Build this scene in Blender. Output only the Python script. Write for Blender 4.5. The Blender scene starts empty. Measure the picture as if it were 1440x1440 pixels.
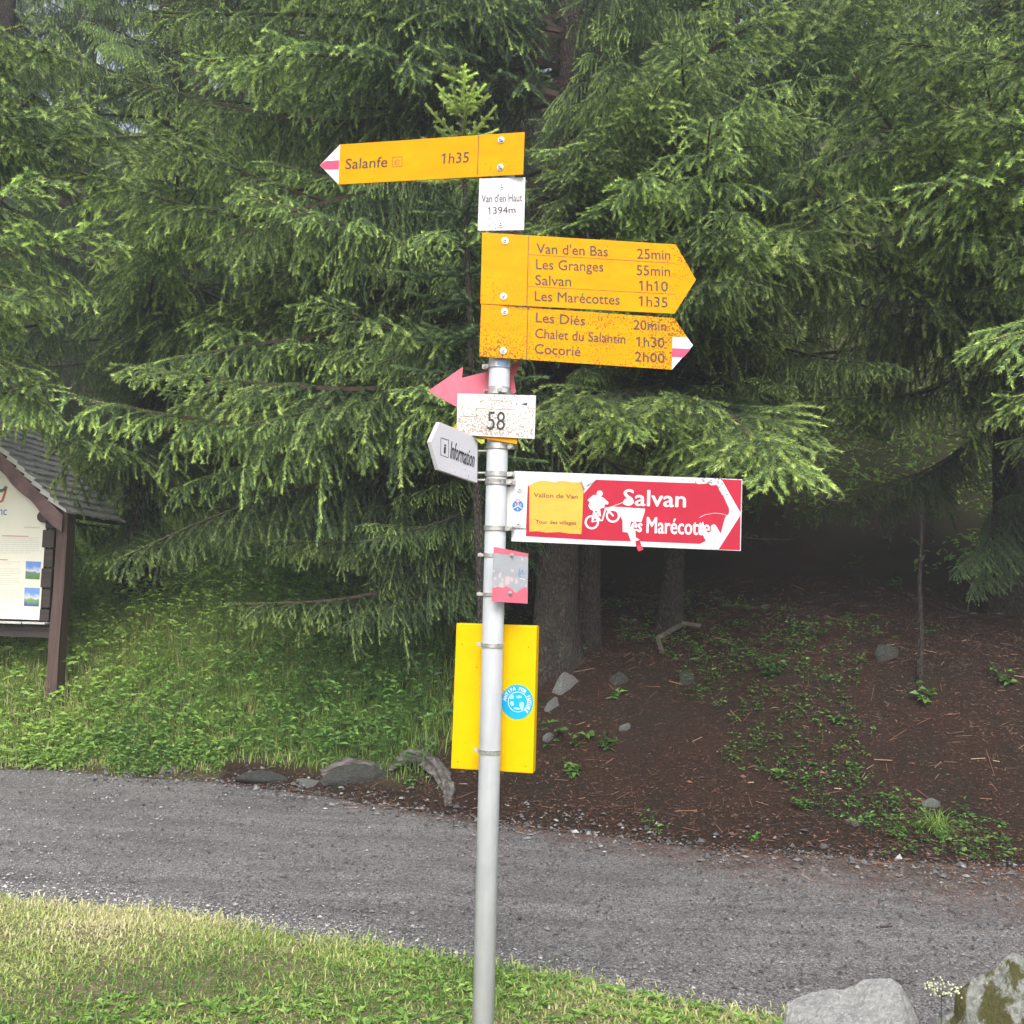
import bpy, bmesh, math, random
import numpy as np
from mathutils import Matrix, Vector
sc = bpy.context.scene
# ------------------------------------------------------------------ camera
F = 1476.0                                   # focal length in pixels of the 1440 px photograph
PITCH, ROLL, EYE = 4.0, 2.0, 1.6
cd = bpy.data.cameras.new('camera'); cam = bpy.data.objects.new('camera', cd); sc.collection.objects.link(cam)
cd.sensor_width = 36; cd.lens = 36 * F / 1440; cd.clip_start = 0.05; cd.clip_end = 500
Rm = Matrix.Rotation(math.radians(90 + PITCH), 3, 'X') @ Matrix.Rotation(math.radians(ROLL), 3, 'Z')
cam.matrix_world = Matrix.Translation((0, 0, EYE)) @ Rm.to_4x4()
sc.camera = cam
# ------------------------------------------------------------------ sky, sun, exposure
SUN_EL, SUN_AZ = 42.0, 182.0                 # azimuth clockwise from +Y: behind the camera, a little to its left
w = bpy.data.worlds.new('World'); sc.world = w; w.use_nodes = True
wt = w.node_tree; bg = wt.nodes['Background']
sky = wt.nodes.new('ShaderNodeTexSky'); sky.sky_type = 'NISHITA'; sky.sun_disc = False
sky.sun_elevation = math.radians(SUN_EL); sky.sun_rotation = math.radians(SUN_AZ)
sky.air_density = 1.0; sky.dust_density = 4.0; sky.ozone_density = 1.0
hs = wt.nodes.new('ShaderNodeHueSaturation'); hs.inputs['Saturation'].default_value = 0.5   # overcast: greyer than a clear sky
wt.links.new(sky.outputs[0], hs.inputs['Color']); wt.links.new(hs.outputs[0], bg.inputs['Color'])
bg.inputs['Strength'].default_value = 0.15
sd = bpy.data.lights.new('sun', 'SUN'); sd.energy = 1.5; sd.angle = math.radians(25); sd.color = (1, 0.96, 0.9)
sun = bpy.data.objects.new('sun', sd); sc.collection.objects.link(sun)
az, el = math.radians(SUN_AZ), math.radians(SUN_EL)
sdir = Vector((math.sin(az) * math.cos(el), math.cos(az) * math.cos(el), math.sin(el)))
sun.rotation_euler = sdir.to_track_quat('Z', 'Y').to_euler()
sun.location = (0, -5, 20)
sc.view_settings.view_transform = 'Standard'; sc.view_settings.look = 'None'
sc.view_settings.gamma = 1; sc.view_settings.use_curve_mapping = False
sc.view_settings.exposure = 1.02
sc.cycles.max_bounces = 6; sc.cycles.diffuse_bounces = 3; sc.cycles.transmission_bounces = 3

# ------------------------------------------------------------------ helpers
R3 = np.array(Rm); CAM = np.array([0, 0, EYE])
def ray(x, y): return R3 @ np.array([(x - 720) / F, (720 - y) / F, -1.0])
def atY(x, y, Y): d = ray(x, y); return CAM + d * Y / d[1]
COL = sc.collection
def link(o, parent=None):
    COL.objects.link(o)
    if parent: o.parent = parent
    return o
def tag(o, label=None, cat=None, group=None, kind=None):
    if label: o['label'] = label
    if cat: o['category'] = cat
    if group: o['group'] = group
    if kind: o['kind'] = kind
    return o
def thing(name, loc, label, cat, rz=0, group=None):
    o = bpy.data.objects.new(name, None); link(o); o.location = loc; o.rotation_euler = (0, 0, rz)
    o.empty_display_size = 0.1
    return tag(o, label, cat, group)
def mesh_np(name, V, T, mats=(), attrs=None, mi=None, smooth=False):
    """triangle or quad mesh out of numpy arrays"""
    V = np.asarray(V, np.float32); T = np.asarray(T, np.int32); k = T.shape[1]
    m = bpy.data.meshes.new(name)
    m.vertices.add(len(V)); m.vertices.foreach_set('co', V.ravel())
    m.loops.add(T.size); m.loops.foreach_set('vertex_index', T.ravel())
    m.polygons.add(len(T))
    m.polygons.foreach_set('loop_start', np.arange(0, T.size, k, dtype=np.int32))
    m.polygons.foreach_set('loop_total', np.full(len(T), k, np.int32))
    if mi is not None: m.polygons.foreach_set('material_index', np.asarray(mi, np.int32))
    m.polygons.foreach_set('use_smooth', np.full(len(T), smooth, bool))
    for n, a in (attrs or {}).items():
        at = m.attributes.new(n, 'FLOAT', 'POINT'); at.data.foreach_set('value', np.asarray(a, np.float32))
    for x in mats: m.materials.append(x)
    m.update(calc_edges=True)
    return m
def obj(name, m, parent=None, **kw):
    o = bpy.data.objects.new(name, m); link(o, parent); return tag(o, **kw)
def bm_obj(name, bm, mat, parent=None, smooth=False, **kw):
    m = bpy.data.meshes.new(name); bmesh.ops.recalc_face_normals(bm, faces=bm.faces[:])
    bm.to_mesh(m); bm.free()
    for x in (mat if isinstance(mat, (list, tuple)) else [mat]): m.materials.append(x)
    if smooth:
        for p in m.polygons: p.use_smooth = True
    return obj(name, m, parent, **kw)
def add_box(bm, c, s, rot=None, mat=0):
    M = Matrix.Translation(c) @ (rot.to_4x4() if rot else Matrix.Identity(4)) @ Matrix.Diagonal((s[0], s[1], s[2], 1))
    r = bmesh.ops.create_cube(bm, size=1, matrix=M)
    for v in r['verts']:
        for f in v.link_faces: f.material_index = mat
    return r['verts']
def add_cyl(bm, a, b, r1, r2=None, n=16, mat=0, caps=True):
    a, b = Vector(a), Vector(b); r2 = r1 if r2 is None else r2
    q = (b - a).to_track_quat('Z', 'Y')
    M = Matrix.Translation((a + b) / 2) @ q.to_matrix().to_4x4()
    r = bmesh.ops.create_cone(bm, cap_ends=caps, segments=n, radius1=r1, radius2=r2, depth=(b - a).length, matrix=M)
    for v in r['verts']:
        for f in v.link_faces: f.material_index = mat
def add_sphere(bm, c, r, sc_=(1, 1, 1), n=10, mat=0):
    M = Matrix.Translation(c) @ Matrix.Diagonal((*sc_, 1))
    rr = bmesh.ops.create_uvsphere(bm, u_segments=n, v_segments=max(4, n // 2), radius=r, matrix=M)
    for v in rr['verts']:
        for f in v.link_faces: f.material_index = mat; f.smooth = True
def bevel(bm, off, seg=2):
    bmesh.ops.bevel(bm, geom=bm.edges[:], offset=off, segments=seg, profile=0.6, affect='EDGES')
def snoise(x, y, f=1.0, seed=0, octs=4):
    r = np.random.RandomState(seed); out = 0; a = 1.0; tot = 0
    for o in range(octs):
        for k in range(3):
            th = r.uniform(0, 6.28); ph = r.uniform(0, 6.28); ff = f * r.uniform(0.8, 1.3)
            out = out + a * np.sin((x * math.cos(th) + y * math.sin(th)) * ff + ph + 1.3 * np.sin((y * math.cos(th) - x * math.sin(th)) * ff * 0.7 + ph))
        tot += a * 2; f *= 2.1; a *= 0.5
    return out / tot
# ------------------------------------------------------------------ materials
def newmat(name):
    m = bpy.data.materials.new(name); m.use_nodes = True
    nt = m.node_tree; b = nt.nodes['Principled BSDF']
    return m, nt, b
def N(nt, t, **kw):
    n = nt.nodes.new('ShaderNode' + t)
    for k, v in kw.items():
        if k in n.inputs: n.inputs[k].default_value = v
        else: setattr(n, k, v)
    return n
def ramp(nt, fac, stops):
    r = nt.nodes.new('ShaderNodeValToRGB'); e = r.color_ramp.elements
    while len(e) < len(stops): e.new(0.5)
    for i, (p, c) in enumerate(stops):
        e[i].position = p; e[i].color = (*c, 1) if len(c) == 3 else c
    nt.links.new(fac, r.inputs[0]); return r.outputs[0]
def mix(nt, fac, a, b, mode='MIX'):
    n = nt.nodes.new('ShaderNodeMix'); n.data_type = 'RGBA'; n.blend_type = mode
    for s, v in ((n.inputs[0], fac), (n.inputs[6], a), (n.inputs[7], b)):
        if isinstance(v, (int, float)): s.default_value = v
        elif isinstance(v, tuple): s.default_value = (*v, 1)
        else: nt.links.new(v, s)
    return n.outputs[2]
def coords(nt, kind='Object', scale=(1, 1, 1)):
    tc = nt.nodes.new('ShaderNodeTexCoord'); mp = nt.nodes.new('ShaderNodeMapping'); mp.inputs['Scale'].default_value = scale
    nt.links.new(tc.outputs[kind], mp.inputs[0]); return mp.outputs[0]
def noise(nt, vec, scale, detail=4, rough=0.55):
    n = N(nt, 'TexNoise', Scale=scale, Detail=detail, Roughness=rough); nt.links.new(vec, n.inputs['Vector']); return n.outputs[0]
def bump(nt, b, h, strength, dist=0.01):
    bp = N(nt, 'Bump', Strength=strength, Distance=dist); nt.links.new(h, bp.inputs['Height']); nt.links.new(bp.outputs[0], b.inputs['Normal'])
def simple(name, c, rough=0.6, metal=0.0, var=0.0, scale=20, spec=0.5):
    m, nt, b = newmat(name)
    b.inputs['Roughness'].default_value = rough; b.inputs['Metallic'].default_value = metal
    b.inputs['Specular IOR Level'].default_value = spec
    if var:
        v = coords(nt); f = noise(nt, v, scale)
        nt.links.new(ramp(nt, f, [(0.3, tuple(x * (1 - var) for x in c)), (0.7, tuple(min(1, x * (1 + var)) for x in c))]), b.inputs['Base Color'])
    else: b.inputs['Base Color'].default_value = (*c, 1)
    return m
def speckled(name, c, dirt, amount=0.5, size=130, rough=0.38, patch=3.0, grime=0.15):
    """painted sheet metal with lichen specks, gathered in patches, and faint grime"""
    m, nt, b = newmat(name); v = coords(nt)
    vo = N(nt, 'TexVoronoi', Scale=size); nt.links.new(v, vo.inputs['Vector'])
    wn = noise(nt, v, patch, 3)
    n2 = noise(nt, v, size * 0.7, 2)
    mt = N(nt, 'Math', operation='MULTIPLY_ADD'); nt.links.new(wn, mt.inputs[0]); mt.inputs[1].default_value = 0.9; mt.inputs[2].default_value = -0.42 + amount * 0.2
    ad = N(nt, 'Math', operation='MULTIPLY'); nt.links.new(n2, ad.inputs[0]); nt.links.new(mt.outputs[0], ad.inputs[1])
    ls = N(nt, 'Math', operation='LESS_THAN'); nt.links.new(vo.outputs['Distance'], ls.inputs[0])
    a2 = N(nt, 'Math', operation='MULTIPLY'); nt.links.new(ad.outputs[0], a2.inputs[0]); a2.inputs[1].default_value = 2.8; nt.links.new(a2.outputs[0], ls.inputs[1])
    g = noise(nt, coords(nt, scale=(1, 1, 2.5)), 9, 6, 0.65)
    base = ramp(nt, g, [(0.35, tuple(x * (1 - grime) for x in c)), (0.65, c)])
    spot = N(nt, 'Math', operation='MULTIPLY'); nt.links.new(ls.outputs[0], spot.inputs[0]); spot.inputs[1].default_value = 0.8
    nt.links.new(mix(nt, spot.outputs[0], base, dirt), b.inputs['Base Color'])
    b.inputs['Roughness'].default_value = rough; b.inputs['Specular IOR Level'].default_value = 0.12
    bump(nt, b, g, 0.03)
    return m
def foliage_mat(name, stops, attr='fresh', trans=0.3, rough=0.5, objvar=0.25):
    m, nt, b = newmat(name)
    a = N(nt, 'Attribute', attribute_name=attr)
    c = ramp(nt, a.outputs['Fac'], stops)
    oi = nt.nodes.new('ShaderNodeObjectInfo')
    hv = N(nt, 'HueSaturation'); mr = N(nt, 'MapRange'); nt.links.new(oi.outputs['Random'], mr.inputs[0])
    mr.inputs[3].default_value = 1 - objvar; mr.inputs[4].default_value = 1 + objvar
    nt.links.new(mr.outputs[0], hv.inputs['Value']); nt.links.new(c, hv.inputs['Color'])
    nt.links.new(hv.outputs[0], b.inputs['Base Color']); b.inputs['Roughness'].default_value = rough
    b.inputs['Specular IOR Level'].default_value = 0.35
    t = nt.nodes.new('ShaderNodeBsdfTranslucent'); nt.links.new(hv.outputs[0], t.inputs[0])
    ms = nt.nodes.new('ShaderNodeMixShader'); ms.inputs[0].default_value = trans
    nt.links.new(b.outputs[0], ms.inputs[1]); nt.links.new(t.outputs[0], ms.inputs[2])
    nt.links.new(ms.outputs[0], nt.nodes['Material Output'].inputs[0])
    return m
def bark_mat(name, dark, light, zs=0.35, scale=14, strength=1.0):
    m, nt, b = newmat(name); v = coords(nt, scale=(1, 1, zs)); wn = noise(nt, coords(nt), 6, 4)
    vo = N(nt, 'TexVoronoi', Scale=42, feature='DISTANCE_TO_EDGE')
    vm = N(nt, 'VectorMath', operation='ADD'); nz = N(nt, 'TexNoise', Scale=9.0, Detail=3.0); nt.links.new(v, nz.inputs['Vector'])
    nt.links.new(v, vm.inputs[0]); sc2 = N(nt, 'VectorMath', operation='SCALE'); nt.links.new(nz.outputs['Color'], sc2.inputs[0]); sc2.inputs['Scale'].default_value = 0.12
    nt.links.new(sc2.outputs[0], vm.inputs[1]); nt.links.new(vm.outputs[0], vo.inputs['Vector'])
    n = noise(nt, coords(nt), 30, 6, 0.7)
    pl_ = ramp(nt, vo.outputs[0], [(0.0, (0.25, 0.25, 0.25)), (0.16, (1, 1, 1))])
    c = mix(nt, 1.0, ramp(nt, n, [(0.3, dark), (0.7, light)]), pl_, 'MULTIPLY')
    c = mix(nt, ramp(nt, wn, [(0.5, (0, 0, 0)), (0.7, (0.5, 0.5, 0.5))]), c, (0.085, 0.095, 0.06))
    nt.links.new(c, b.inputs['Base Color']); b.inputs['Roughness'].default_value = 0.92
    mm = N(nt, 'Math', operation='MULTIPLY_ADD'); nt.links.new(vo.outputs[0], mm.inputs[0]); mm.inputs[1].default_value = 2.0; nt.links.new(n, mm.inputs[2])
    bump(nt, b, mm.outputs[0], strength, 0.03)
    return m
M_needle = foliage_mat('spruce_needles', [(0.0, (0.055, 0.088, 0.062)), (0.3, (0.14, 0.22, 0.10)), (0.55, (0.40, 0.55, 0.17)), (1.0, (0.76, 0.90, 0.30))], trans=0.4, objvar=0.38)  # dark end lifted and cooled to suggest haze
M_bark = bark_mat('spruce_bark', (0.03, 0.023, 0.02), (0.125, 0.095, 0.08))
M_twig = simple('twig_wood', (0.075, 0.055, 0.045), 0.9, var=0.3)
M_dead = simple('dead_twig_wood', (0.12, 0.098, 0.08), 0.9, var=0.4, scale=8)
M_lichen = simple('beard_lichen', (0.20, 0.22, 0.15), 0.9, var=0.3)
M_leaf = foliage_mat('leaf_green', [(0.0, (0.055, 0.12, 0.035)), (0.5, (0.18, 0.34, 0.08)), (1.0, (0.42, 0.60, 0.14))], 'val', 0.35, 0.5, 0.0)
M_leafd = foliage_mat('plant_leaf', [(0.0, (0.04, 0.11, 0.03)), (1.0, (0.20, 0.38, 0.08))], 'val', 0.3, 0.45, 0.15)
M_grass = foliage_mat('grass_blade', [(0.0, (0.10, 0.22, 0.04)), (0.35, (0.33, 0.47, 0.11)), (0.65, (0.58, 0.62, 0.24)), (1.0, (0.80, 0.72, 0.46))], 'val', 0.3, 0.5, 0.0)
M_litter = foliage_mat('litter_needles', [(0.0, (0.04, 0.022, 0.016)), (0.45, (0.145, 0.07, 0.046)), (0.8, (0.27, 0.15, 0.10)), (1.0, (0.38, 0.30, 0.22))], 'val', 0.0, 0.85, 0.0)
M_gravel = foliage_mat('gravel_stone', [(0.0, (0.04, 0.038, 0.04)), (0.45, (0.14, 0.136, 0.138)), (0.75, (0.30, 0.295, 0.29)), (1.0, (0.60, 0.59, 0.57))], 'val', 0.0, 0.75, 0.0)
def ground_mat():
    m, nt, b = newmat('forest_soil'); v = coords(nt)
    a = N(nt, 'Attribute', attribute_name='green')
    n1 = noise(nt, v, 2.2, 6, 0.6); n2 = noise(nt, v, 45, 5, 0.7)
    soil = mix(nt, n2, (0.012, 0.008, 0.006), (0.10, 0.052, 0.036))
    soil = mix(nt, ramp(nt, n1, [(0.4, (0, 0, 0)), (0.65, (0.7, 0.7, 0.7))]), soil, (0.032, 0.028, 0.020))
    grn = mix(nt, n2, (0.045, 0.05, 0.02), (0.18, 0.17, 0.075))
    vg = N(nt, 'Attribute', attribute_name='verge'); grn = mix(nt, vg.outputs['Fac'], grn, mix(nt, n2, (0.15, 0.13, 0.07), (0.44, 0.39, 0.22)))
    nt.links.new(mix(nt, a.outputs['Fac'], soil, grn), b.inputs['Base Color'])
    b.inputs['Roughness'].default_value = 0.95; b.inputs['Specular IOR Level'].default_value = 0.2
    bump(nt, b, n2, 1.0, 0.05); return m
def path_mat():
    m, nt, b = newmat('gravel_path'); v = coords(nt)
    a = N(nt, 'Attribute', attribute_name='litter')
    vo = N(nt, 'TexVoronoi', Scale=130); nt.links.new(v, vo.inputs['Vector'])
    vo2 = N(nt, 'TexVoronoi', Scale=280); nt.links.new(v, vo2.inputs['Vector'])
    sep = nt.nodes.new('ShaderNodeSeparateColor'); nt.links.new(vo.outputs['Color'], sep.inputs[0])
    sep2 = nt.nodes.new('ShaderNodeSeparateColor'); nt.links.new(vo2.outputs['Color'], sep2.inputs[0])
    st = [(0.0, (0.062, 0.057, 0.056)), (0.55, (0.16, 0.149, 0.147)), (0.85, (0.34, 0.325, 0.32)), (1.0, (0.62, 0.61, 0.59))]
    c = mix(nt, 0.5, ramp(nt, sep.outputs[0], st), ramp(nt, sep2.outputs[0], st))
    big = noise(nt, coords(nt, scale=(0.35, 1.9, 1)), 2.4, 6, 0.65)
    c = mix(nt, 0.75, c, ramp(nt, big, [(0.35, (0.6, 0.58, 0.58)), (0.65, (1.15, 1.15, 1.15))]), 'MULTIPLY')
    n2 = noise(nt, v, 60, 4, 0.7)
    lit = mix(nt, n2, (0.035, 0.02, 0.016), (0.16, 0.075, 0.05))
    ln = noise(nt, v, 5, 5, 0.7)
    ma = N(nt, 'Math', operation='MULTIPLY_ADD'); nt.links.new(ln, ma.inputs[0]); ma.inputs[1].default_value = 2.2; ma.inputs[2].default_value = -1.5
    s = N(nt, 'Math', operation='ADD', use_clamp=True); nt.links.new(ma.outputs[0], s.inputs[0])
    a2 = N(nt, 'Math', operation='MULTIPLY'); nt.links.new(a.outputs['Fac'], a2.inputs[0]); a2.inputs[1].default_value = 1.6
    nt.links.new(a2.outputs[0], s.inputs[1])
    nt.links.new(mix(nt, s.outputs[0], c, lit), b.inputs['Base Color'])
    b.inputs['Roughness'].default_value = 0.8
    bump(nt, b, vo.outputs['Distance'], 0.7, 0.006); return m
def rock_mat(name, c1, c2, lich=(0.5, 0.52, 0.48), moss=None, mossamt=0.6):
    m, nt, b = newmat(name); v = coords(nt)
    n1 = noise(nt, coords(nt, scale=(1, 1, 3)), 7, 8, 0.7); n2 = noise(nt, v, 22, 6, 0.7); n3 = noise(nt, v, 5, 5, 0.6)
    c = ramp(nt, n1, [(0.35, c1), (0.65, c2)])
    c = mix(nt, ramp(nt, n2, [(0.52, (0, 0, 0)), (0.6, (0.8, 0.8, 0.8))]), c, lich)
    if moss:
        c = mix(nt, ramp(nt, n3, [(mossamt - 0.07, (0, 0, 0)), (mossamt, (1, 1, 1))]), c, moss)
    nt.links.new(c, b.inputs['Base Color']); b.inputs['Roughness'].default_value = 0.85
    mm = N(nt, 'Math', operation='ADD'); nt.links.new(n1, mm.inputs[0]); nt.links.new(n2, mm.inputs[1])
    bump(nt, b, mm.outputs[0], 1.0, 0.03); return m
def wood_mat(name, dark, light, axis=(1, 1, 0.08), rough=0.75, scale=40):
    m, nt, b = newmat(name); n = noise(nt, coords(nt, scale=axis), scale, 6, 0.65)
    nt.links.new(ramp(nt, n, [(0.3, dark), (0.7, light)]), b.inputs['Base Color'])
    b.inputs['Roughness'].default_value = rough; bump(nt, b, n, 0.5, 0.004); return m
M_soil = ground_mat(); M_path = path_mat()
M_rock = rock_mat('grey_rock', (0.13, 0.13, 0.13), (0.34, 0.34, 0.335))
M_rockl = rock_mat('pale_lichen_rock', (0.34, 0.34, 0.34), (0.66, 0.66, 0.64), (0.76, 0.77, 0.74))
M_rockm = rock_mat('mossy_rock', (0.22, 0.23, 0.21), (0.5, 0.51, 0.48), (0.55, 0.57, 0.52), (0.12, 0.115, 0.03), 0.54)
M_rockd = rock_mat('dark_bank_rock', (0.035, 0.035, 0.032), (0.13, 0.13, 0.12), (0.22, 0.22, 0.21), (0.05, 0.07, 0.025), 0.62)
M_root = wood_mat('weathered_root', (0.02, 0.018, 0.016), (0.20, 0.185, 0.17), (0.22, 1, 1), 0.9, 30)

# ------------------------------------------------------------------ terrain
FX = [-60, -30, -8, -4.03, -2.85, -1.65, -.53, .45, 1.33, 2.18, 3.18, 8, 30, 60]
FY = [14, 11, 9.0, 8.54, 8.45, 8.08, 7.51, 7.02, 6.76, 6.62, 6.5, 6.0, 4.0, 2]
NX = [-60, -30, -6, -2.39, -1.67, -.95, -.29, .3, .7, 1.09, 4, 30, 60]
NY = [9, 7, 5.6, 5.17, 5.06, 4.83, 4.57, 4.36, 4.2, 4.08, 3.4, 0, -3]
def ye(x): return np.interp(x, FX, FY) + 0.09 * snoise(x, x * 0, 2.3, 5, 3)
def yn(x): return np.interp(x, NX, NY) + 0.06 * snoise(x, x * 0, 2.9, 6, 3)
RD = [-100, 0, .5, 1.1, 1.95, 3, 4.2, 6, 8.4, 14, 25, 45, 80]; RZ = [0, 0, .12, .42, .97, 1.30, 1.58, 2.5, 3.8, 6.5, 12, 27, 33]
LD = [-100, 0, .35, 1, 2, 4, 8, 14, 25, 45, 80];               LZ = [0, 0, .14, .50, .85, 1.35, 2.1, 3.6, 9, 25, 31]
def height(x, y):
    x = np.asarray(x, float); y = np.asarray(y, float)
    d = y - ye(x)
    wgt = np.clip((x + 2.2) / 2.6, 0, 1); wgt = wgt * wgt * (3 - 2 * wgt)
    z = np.interp(d, LD, LZ) * (1 - wgt) + np.interp(d, RD, RZ) * wgt
    up = np.clip(d / 1.2, 0, 1)
    z = z + up * (0.07 * snoise(x, y, 1.8, 1, 4) + 0.18 * np.clip(d / 8, 0, 1) * snoise(x, y, 0.6, 2, 3))
    z = z + 0.012 * snoise(x, y, 2.0, 3, 3) + 0.028 * np.clip((d - 0.1) / 0.5, 0, 1) * np.clip(x + 1.5, 0, 1) * snoise(x, y, 7.0, 4, 3)
    return z
def hpt(x, y): return float(height(x, y))
def hit(px, py):
    d = ray(px, py); prev = 2.0
    for t in np.arange(2.0, 60, 0.02):
        p = CAM + d * t
        if p[2] <= hpt(p[0], p[1]): return Vector(p)
    return Vector(CAM + d * 60)
def gridlines(a, b, fine0, fine1, step, coarse):
    g = list(np.arange(fine0, fine1, step)); x = fine0
    s = step
    lo = []
    while x > a: s = min(s * 1.25, coarse); x -= s; lo.append(x)
    hi = []; x = g[-1]; s = step
    while x < b: s = min(s * 1.25, coarse); x += s; hi.append(x)
    return np.array(lo[::-1] + g + hi)
gx = gridlines(-70, 70, -6.5, 6.5, 0.07, 3); gy = gridlines(-40, 90, 2.5, 13, 0.07, 3)
X, Y = np.meshgrid(gx, gy); Z = height(X, Y)
onpath = np.clip((ye(X) - Y) / 0.12, 0, 1) * np.clip((Y - yn(X)) / 0.12, 0, 1)
Z = Z - 0.05 * onpath + 0.03 * np.clip((yn(X) - Y) / 0.3, 0, 1)
idx = np.arange(X.size).reshape(X.shape)
T = np.stack([idx[:-1, :-1], idx[:-1, 1:], idx[1:, 1:], idx[1:, :-1]], -1).reshape(-1, 4)
def greenness(x, y):
    d = y - ye(x)
    g = 1 - np.clip((x + 0.9 + 0.5 * snoise(x, y, 1.5, 8)) / 0.8, 0, 1)
    g = np.where(y < yn(x) + .3, 1, g); g = np.where((d > -1.2) & (d < .4) & (x > -2.2), np.minimum(g, np.clip((d - .25) / .15, 0, 1)), g)
    far = np.clip((d - 4.0) / 3, 0, 1) * np.clip(.5 + .8 * snoise(x, y, 1.5, 48, 3), 0, 1) + np.clip((d - 6) / 2, 0, 1)
    return np.clip(np.maximum(g, far), 0, 1)
obj('ground', mesh_np('ground', np.stack([X.ravel(), Y.ravel(), Z.ravel()], 1), T, [M_soil], {'green': greenness(X, Y).ravel(), 'verge': np.clip((yn(X) - Y) / 0.1 + .5, 0, 1).ravel()}, smooth=True), kind='structure')
px_ = np.concatenate([np.arange(-60, -7, 1.0), np.arange(-7, 7, 0.06), np.arange(7, 60, 1.0)]); ts = np.linspace(-0.06, 1.06, 60)
PX, TS = np.meshgrid(px_, ts); PY = yn(PX) + (ye(PX) - yn(PX)) * TS
edge = np.clip(np.minimum(TS + 0.06, 1.06 - TS) / 0.09, 0, 1)
PZ = height(PX, PY) - 0.05 + 0.056 * edge + 0.008 * snoise(PX, PY, 5, 9, 3)
pidx = np.arange(PX.size).reshape(PX.shape)
PT = np.stack([pidx[:-1, :-1], pidx[:-1, 1:], pidx[1:, 1:], pidx[1:, :-1]], -1).reshape(-1, 4)
def litterf(x, y):
    t = (ye(x) - y)                                    # metres in from the far edge
    reach = np.interp(x, [-4, -1.5, 0, 1.3, 2.5, 3.5, 6], [0.08, 0.3, 0.5, 1.1, 1.9, 2.4, 2.8])
    return np.clip(1 - t / reach, 0, 1) * 0.8
obj('gravel_path', mesh_np('gravel_path', np.stack([PX.ravel(), PY.ravel(), PZ.ravel()], 1), PT, [M_path], {'litter': litterf(PX, PY).ravel()}, smooth=True), kind='structure')

# ------------------------------------------------------------------ scattered ground cover
def blades(n, xs, ys, zs, hgt, wid, lean, val, seed, seg=2):
    """grass blades: each a bent strip of seg quads as triangles (last one a tip)"""
    r = np.random.RandomState(seed)
    th = r.uniform(0, 2 * np.pi, n); dx, dy = np.cos(th), np.sin(th)
    le = lean * r.uniform(0.2, 1.4, n) * hgt
    wx, wy = -dy * wid / 2, dx * wid / 2
    P0 = np.stack([xs, ys, zs - 0.01], 1); Wv = np.stack([wx, wy, wx * 0], 1)
    P1 = P0 + np.stack([dx * le * 0.3, dy * le * 0.3, hgt * 0.6], 1)
    P2 = P0 + np.stack([dx * le, dy * le, hgt * (1 - 0.25 * (le / hgt) ** 2).clip(0.3, 1)], 1)
    V = np.stack([P0 - Wv, P0 + Wv, P1 - Wv * 0.8, P1 + Wv * 0.8, P2], 1).reshape(-1, 3)
    b = (np.arange(n) * 5)[:, None]
    T = np.concatenate([b + [0, 1, 3], b + [0, 3, 2], b + [2, 3, 4]], 1).reshape(-1, 3)
    return V, T, np.repeat(val, 5)
def leaves(P, D, ln, wd, val, seed, fold=0.25):
    """leaves: four-triangle pointed ovals, base at P, pointing along D (unit), folded along the rib"""
    n = len(P); r = np.random.RandomState(seed)
    up = np.zeros((n, 3)); up[:, 2] = 1; up += r.normal(0, 0.35, (n, 3))
    S = np.cross(D, up); S /= np.linalg.norm(S, axis=1)[:, None] + 1e-9
    U = np.cross(S, D)
    l = ln[:, None]; w_ = wd[:, None]
    A = P; M1 = P + D * l * 0.45 - U * l * 0.02; L = P + D * l * 0.42 + S * w_ / 2 + U * w_ * fold; Rr = P + D * l * 0.42 - S * w_ / 2 + U * w_ * fold
    Tt = P + D * l - U * l * 0.12
    V = np.stack([A, L, M1, Rr, Tt], 1).reshape(-1, 3); b = (np.arange(n) * 5)[:, None]
    T = np.concatenate([b + [0, 2, 1], b + [0, 3, 2], b + [1, 2, 4], b + [2, 3, 4]], 1).reshape(-1, 3)
    return V, T, np.repeat(val, 5)
def merge(parts):
    Vs, Ts, As = [], [], []; o = 0
    for V, T, a in parts: Vs.append(V); Ts.append(T + o); As.append(a); o += len(V)
    return np.concatenate(Vs), np.concatenate(Ts), np.concatenate(As)
rng = np.random.RandomState(11)
# near verge
n = 260000
xs = rng.uniform(-4.2, 3.6, n); ys = rng.uniform(2.2, 5.6, n)
dn = yn(xs) - ys; dens = snoise(xs, ys, 3.5, 21, 4)
keep = (dn > 0.0 + 0.05 * rng.normal(0, 1, n)) & (rng.uniform(0, 1, n) < np.clip(0.75 + 0.7 * dens, 0.42, 1)) & (np.abs(xs) < ys * 0.62 + 0.2)
xs, ys = xs[keep], ys[keep]; n = len(xs)
dry = np.clip(0.50 + 0.42 * snoise(xs, ys, 2.2, 22, 4) + rng.normal(0, 0.22, n), 0, 1)
hg = rng.uniform(0.012, 0.043, n) * (1 + 0.5 * (rng.uniform(0, 1, n) < 0.08)) * (1 + 0.25 * snoise(xs, ys, 2.5, 23))
A1 = blades(n, xs, ys, height(xs, ys) + 0.03, hg, rng.uniform(0.0035, 0.0075, n), 1.5, dry, 12)
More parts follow.
